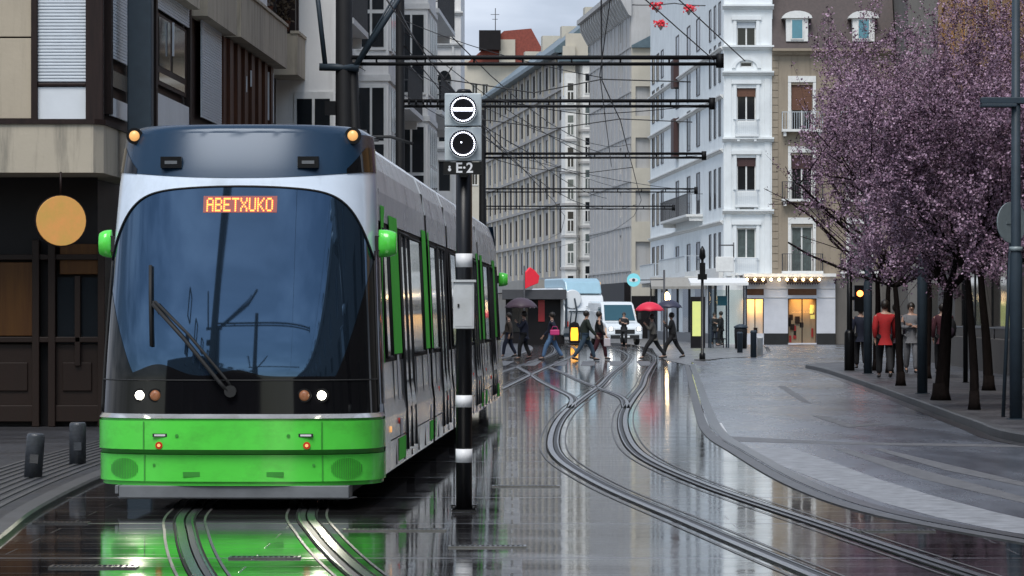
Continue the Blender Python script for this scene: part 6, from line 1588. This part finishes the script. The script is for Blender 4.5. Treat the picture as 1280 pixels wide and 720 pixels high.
handbag(tuple(h2+Vector((.06,-.1,.0))), 'white carrier bag held by the pedestrian in maroon trousers', K['white'], (.24,.1,.30), .1)
_, h, h2, s_, hd = person(817, 449, 1.68, PI, 'pedestrian in a grey jacket striding under the red umbrella', K['grey'], K['black'], stride=.42, arms='hold', lean=.06)
umbrella(h, hd, 'bright red open umbrella over the crossing', K['redU'], .56)
_, h, h2, s_, hd = person(841, 448, 1.74, PI*.97, 'pedestrian in a black coat under the dark navy umbrella', K['black'], K['black'], stride=.36, arms='hold', lean=.05, coat=.1)
umbrella(h, hd+Vector((0,0,.05)), 'dark navy open umbrella right of the red one', K['navU'], .52)
person(780, 432, 1.78, -PI/2, 'dark clothed pedestrian standing in front of the white van', K['black'], K['black'], stride=.08, arms='fold')
person(893, 431.5, 1.76, -PI*.4, 'person with red scarf waiting at the left of the shelter', K['black'], K['navy'], stride=.05, arms='fold', zb=.009)
person(901, 432.5, 1.82, PI*.9, 'tall dark clothed person waiting under the shelter screen', K['black'], K['black'], stride=.05, coat=.25, zb=.009)
_, h, h2, s_, hd = person(966, 430, 1.80, 0.1, 'dark clothed person against the white shop wall between its windows', K['black'], K['black'], stride=.12, coat=.2, zb=.006)
handbag(tuple(h+Vector((.25,-.1,.12))), 'dark bulky bag of the person by the shop wall', K['black'], (.4,.2,.3), .1)
person(1106, 473, 1.84, PI/2, 'pedestrian in a bright red jacket walking beneath the blossom trees', K['red'], K['black'], stride=.22, zb=.13, group='pedestrians under the trees')
person(1120, 466, 1.78, PI/2*.9, 'dark clothed pedestrian just right of the red jacket', K['plum'], K['black'], stride=.15, zb=.13, group='pedestrians under the trees')
person(1139, 467, 1.80, -PI/2, 'pedestrian in pale grey top and trousers with folded arms', K['pale'], K['pale'], stride=.12, arms='fold', zb=.13, group='pedestrians under the trees')
_, h, h2, s_, hd = person(1178, 468, 1.78, PI/2, 'pedestrian in dark red with a backpack half behind a trunk', K['maroon'], K['black'], stride=.15, zb=.13, group='pedestrians under the trees')
bp_ = thing('backpack', 'black rounded backpack worn behind the thick tree trunk', 'backpack', (hd.x+.14, hd.y-.22, hd.z-.85))
mb = MB(); mb.ellipsoid((0,0,.27), (.19,.14,.28), 10); mb.build('pouch', K['black'], bp_); mb = MB(); mb.ellipsoid((0,-.11,.18), (.13,.06,.13), 8); mb.build('pocket', K['plum'], bp_)
person(1076, 461, 1.74, PI/2, 'dark clothed pedestrian left of the wide post', K['navy'], K['black'], stride=.1, zb=.13, group='pedestrians under the trees')

# flower pots on brown building balcony and red flowers up on the white facade
for i, (Yp, lab) in enumerate(((69.95,'potted plant on the balcony end of the brown building'),(66.6,'second potted plant beside the brown balcony screen'))):
    p = Vector((-5.67+.038*(Yp-46)+.02, Yp, 7.52)); t = thing('potted_plant', lab, 'potted plant', tuple(p))
    mb = MB(); mb.lathe([(.09,0),(.13,.22),(.14,.22)], 12); mb.build('pot', M['terracotta'], t)
    mb = MB(); rr = random.Random(i)
    for q in range(120):
        a, r_, z = rr.uniform(0,6.28), rr.uniform(0,.26), rr.uniform(.2,.9); c = Vector((r_*math.cos(a), r_*math.sin(a), z)); d1 = Vector((rr.uniform(-1,1),rr.uniform(-1,1),rr.uniform(-1,1))).normalized()*.06; d2 = d1.orthogonal().normalized()*.03
        mb.quad(c-d1, c-d2, c+d1, c+d2)
    mb.build('leaves', M['leafy'], t)
Yfl = 188
for i,(x,y,lab) in enumerate(((821,8,'left red flower basket hanging high by the white facade'),(826,30,'small red flower basket hanging lowest by the white facade'),(861,11,'right red flower basket hanging high by the white facade'))):
    X = (x-640)*Yfl/4200; Z = zz(y,Yfl); t = thing('flower_basket', lab, 'flower basket', (X,Yfl,Z), 0, 'red flower baskets on the garland wire')
    mb = MB(); mb.lathe([(.03,-.35),(.16,-.12),(.2,0)], 10); mb.build('basket', M['palest'], t)
    mb = MB(); rr = random.Random(i+9)
    for q in range(90):
        v = Vector((rr.gauss(0,.16),rr.gauss(0,.16),rr.uniform(-.15,.22))); d1 = Vector((rr.uniform(-1,1),rr.uniform(-1,1),rr.uniform(-1,1))).normalized()*.09; d2 = d1.orthogonal().normalized()*.07
        mb.quad(v-d1, v-d2, v+d1, v+d2)
    mb.build('flowers', mat('flower_red',(.75,.03,.05),.6,var=.2), t)
cable('garland wire with red baskets across the white facade', [((790-640)*Yfl/4200,Yfl,zz(6,Yfl)),((843-640)*Yfl/4200,Yfl,zz(4,Yfl)),((882-640)*Yfl/4200,Yfl,zz(7,Yfl))], .03, sag=.02)

# ============================================================ BLOSSOM TREES
def tree(x, y, label, H, spread, seed, r0=.14, fork=2.1, lean=0.0, dens=1.0, nl=5):
    X, Y = g(x, y, .13); rr = random.Random(seed); rn = np.random.default_rng(seed)
    t = thing('plum_tree', label, 'tree', (X,Y,.125), 0, 'purple blossom trees along the right pavement')
    tb = MB(); tw = MB(); tips = []; cx_ = 0
    def grow(p, d, ln, r, lv):
        n = 4 if lv < 2 else 3; pts = [p]; rs = [r]; q = p.copy(); dd = d.copy()
        for i in range(n):
            w_ = .035 if lv == 0 else .13; dd = (dd+Vector((rr.gauss(0,w_),rr.gauss(0,w_),rr.gauss(.02 if lv < 2 else -.05,.05)))).normalized(); q = q+dd*ln/n; pts.append(q.copy()); rs.append(r*(1-.42*(i+1)/n))
        (tb if lv < 3 else tw).tube([tuple(a) for a in pts], rs, 7 if lv < 2 else (5 if lv < 3 else 3), 0, caps=False)
        if lv >= 2: tips.append((pts, lv))
        elif lv == 1: tips.append((pts[1:], lv))
        if lv >= 5 or math.hypot(q.x-cx_, q.y) > spread*1.05: return
        k = (6 if lv == 0 else (5 if lv == 1 else 3))+(1 if rr.random() < .4 else 0)
        for j in range(k):
            if lv == 0: base = pts[-1]; az = 2*PI*(j+rr.random()*.5)/k; tilt = rr.uniform(.35,1.35)
            else: base = pts[rr.randint(1 if lv == 1 else max(1,n-2), n)] if j else pts[-1]; az = rr.uniform(0,2*PI); tilt = rr.uniform(.3,.85)
            a = dd.orthogonal().normalized(); b = dd.cross(a); nd = (dd*math.cos(tilt)+(a*math.cos(az)+b*math.sin(az))*math.sin(tilt)).normalized()
            nd = (nd+Vector((0,0,.10 if lv < 2 else .0))).normalized()
            rad = math.hypot(base.x+nd.x-cx_, base.y+nd.y)
            if rad > spread: nd = (nd-Vector((base.x,base.y,0)).normalized()*.7).normalized()
            if base.z+nd.z*ln*.6 > H: nd.z *= .1; nd.normalize()
            nl_ = ln*rr.uniform(.60,.82) if lv else (H-fork)*rr.uniform(.28,.38)
            grow(base, nd, nl_, rs[-1]*rr.uniform(.55,.75), lv+1)
    grow(Vector((0,0,0)), Vector((lean,0,1)).normalized(), fork, r0, 0)
    # root flare
    tb.lathe([(r0*1.35,0),(r0*1.1,.12),(r0*.98,.3)], 10)
    tb.build('trunk', M['bark'], t)
    cr = tw.build('twigs', M['twig'], t)
    # blossoms in clumps along the fine shoots
    C = []; 
    for pts, lv in tips:
        m_ = {1:30,2:22,3:13,4:12,5:12}[lv]; m_ = int(m_*dens)
        for i in range(m_):
            s = rr.random()*(len(pts)-1); k = int(s); c = pts[k].lerp(pts[k+1], s-k); C.append((c.x,c.y,c.z))
    C = np.array(C); C = C[C[:,2] > fork*.95] 
    C = np.repeat(C, 4, axis=0)+rn.normal(0, .038, (len(C)*4,3)); n = len(C)
    d1 = rn.normal(0,1,(n,3)); d1 /= np.linalg.norm(d1,axis=1)[:,None]; d2 = np.cross(d1, rn.normal(0,1,(n,3))); d2 /= np.linalg.norm(d2,axis=1)[:,None]
    sz_ = rn.uniform(.012,.029,(n,1)); V_ = np.stack([C-d1*sz_, C-d2*sz_*.8, C+d1*sz_, C+d2*sz_*.8], axis=1).reshape(-1,3)
    me = bpy.data.meshes.new('crown'); me.vertices.add(4*n); me.vertices.foreach_set('co', V_.ravel()); me.loops.add(4*n); me.loops.foreach_set('vertex_index', np.arange(4*n)); me.polygons.add(n); me.polygons.foreach_set('loop_start', np.arange(0,4*n,4)); me.polygons.foreach_set('loop_total', np.full(n,4))
    for q in ('bloomA','bloomB','bloomC'): me.materials.append(M[q])
    ph = np.sin(C[:,0]*2.1+seed)+np.sin(C[:,1]*1.7+seed*2)+np.sin(C[:,2]*2.6); pr_ = rn.random(n)+ph*.14
    mi = np.where(pr_ > .72, 0, np.where(pr_ > .28, 1, 2)); me.polygons.foreach_set('material_index', mi.astype(np.int32)); me.update(calc_edges=True); me.validate()
    link('crown', me, t); print('tree', label[:20], n)
    return t
tree(1126, 482, 'middle blossom tree with a slim straight trunk beside the red jacket', 10.4, 2.2, 11, .09, 2.1, .0)
tree(1176, 500, 'blossom tree with the thickest trunk, forking low at right', 8.0, 2.1, 23, .14, 1.9, -.0)
tree(1218, 512, 'young blossom tree with thin trunk near the leaning sign', 6.3, 1.7, 37, .08, 2.2, .0)
tree(1096, 463, 'farthest blossom tree, leftmost crown before the stone house', 11.2, 1.95, 41, .11, 2.4, -.0)
tree(1304, 503, 'blossom tree whose trunk stands just outside the right edge', 7.6, 1.9, 53, .12, 2.2, -.0)
tree(1236, 488, 'blossom tree in the back row behind the young one', 8.4, 2.3, 61, .11, 2.3, .0)
tree(1112, 466, 'slim back-row blossom tree just left of the pedestrian in red', 11.6, 1.9, 88, .09, 2.7, .0)
tree(1158, 473, 'blossom tree in the back row between the two wide posts', 10.8, 2.2, 72, .10, 2.3, .0)

c = copy_tree(m1); c.location = (-4.6, 17, .05); c['label'] = 'catenary mast out of frame at near left, its arm mirrored in the windscreen'
c = copy_tree(m1); c.location = (-4.4, 7, .05); c['label'] = 'catenary mast beside the viewpoint, its arm mirrored lower in the windscreen'
src = [o for o in COL.objects if o.name.startswith('plum_tree') and not o.parent]  # tree copies added out of view to be reflected in the windscreen
for (i, x, y, lab) in ((0, 8.2, -4, 'added blossom tree, unseen behind the viewpoint at the right, for windscreen reflections'), (1, -6.6, 2, 'added blossom tree, unseen behind the viewpoint at the left, for windscreen reflections')):
    c = copy_tree(src[i]); c.location = (x, y, .05); c['label'] = lab; c['group'] = 'added trees behind the viewpoint'
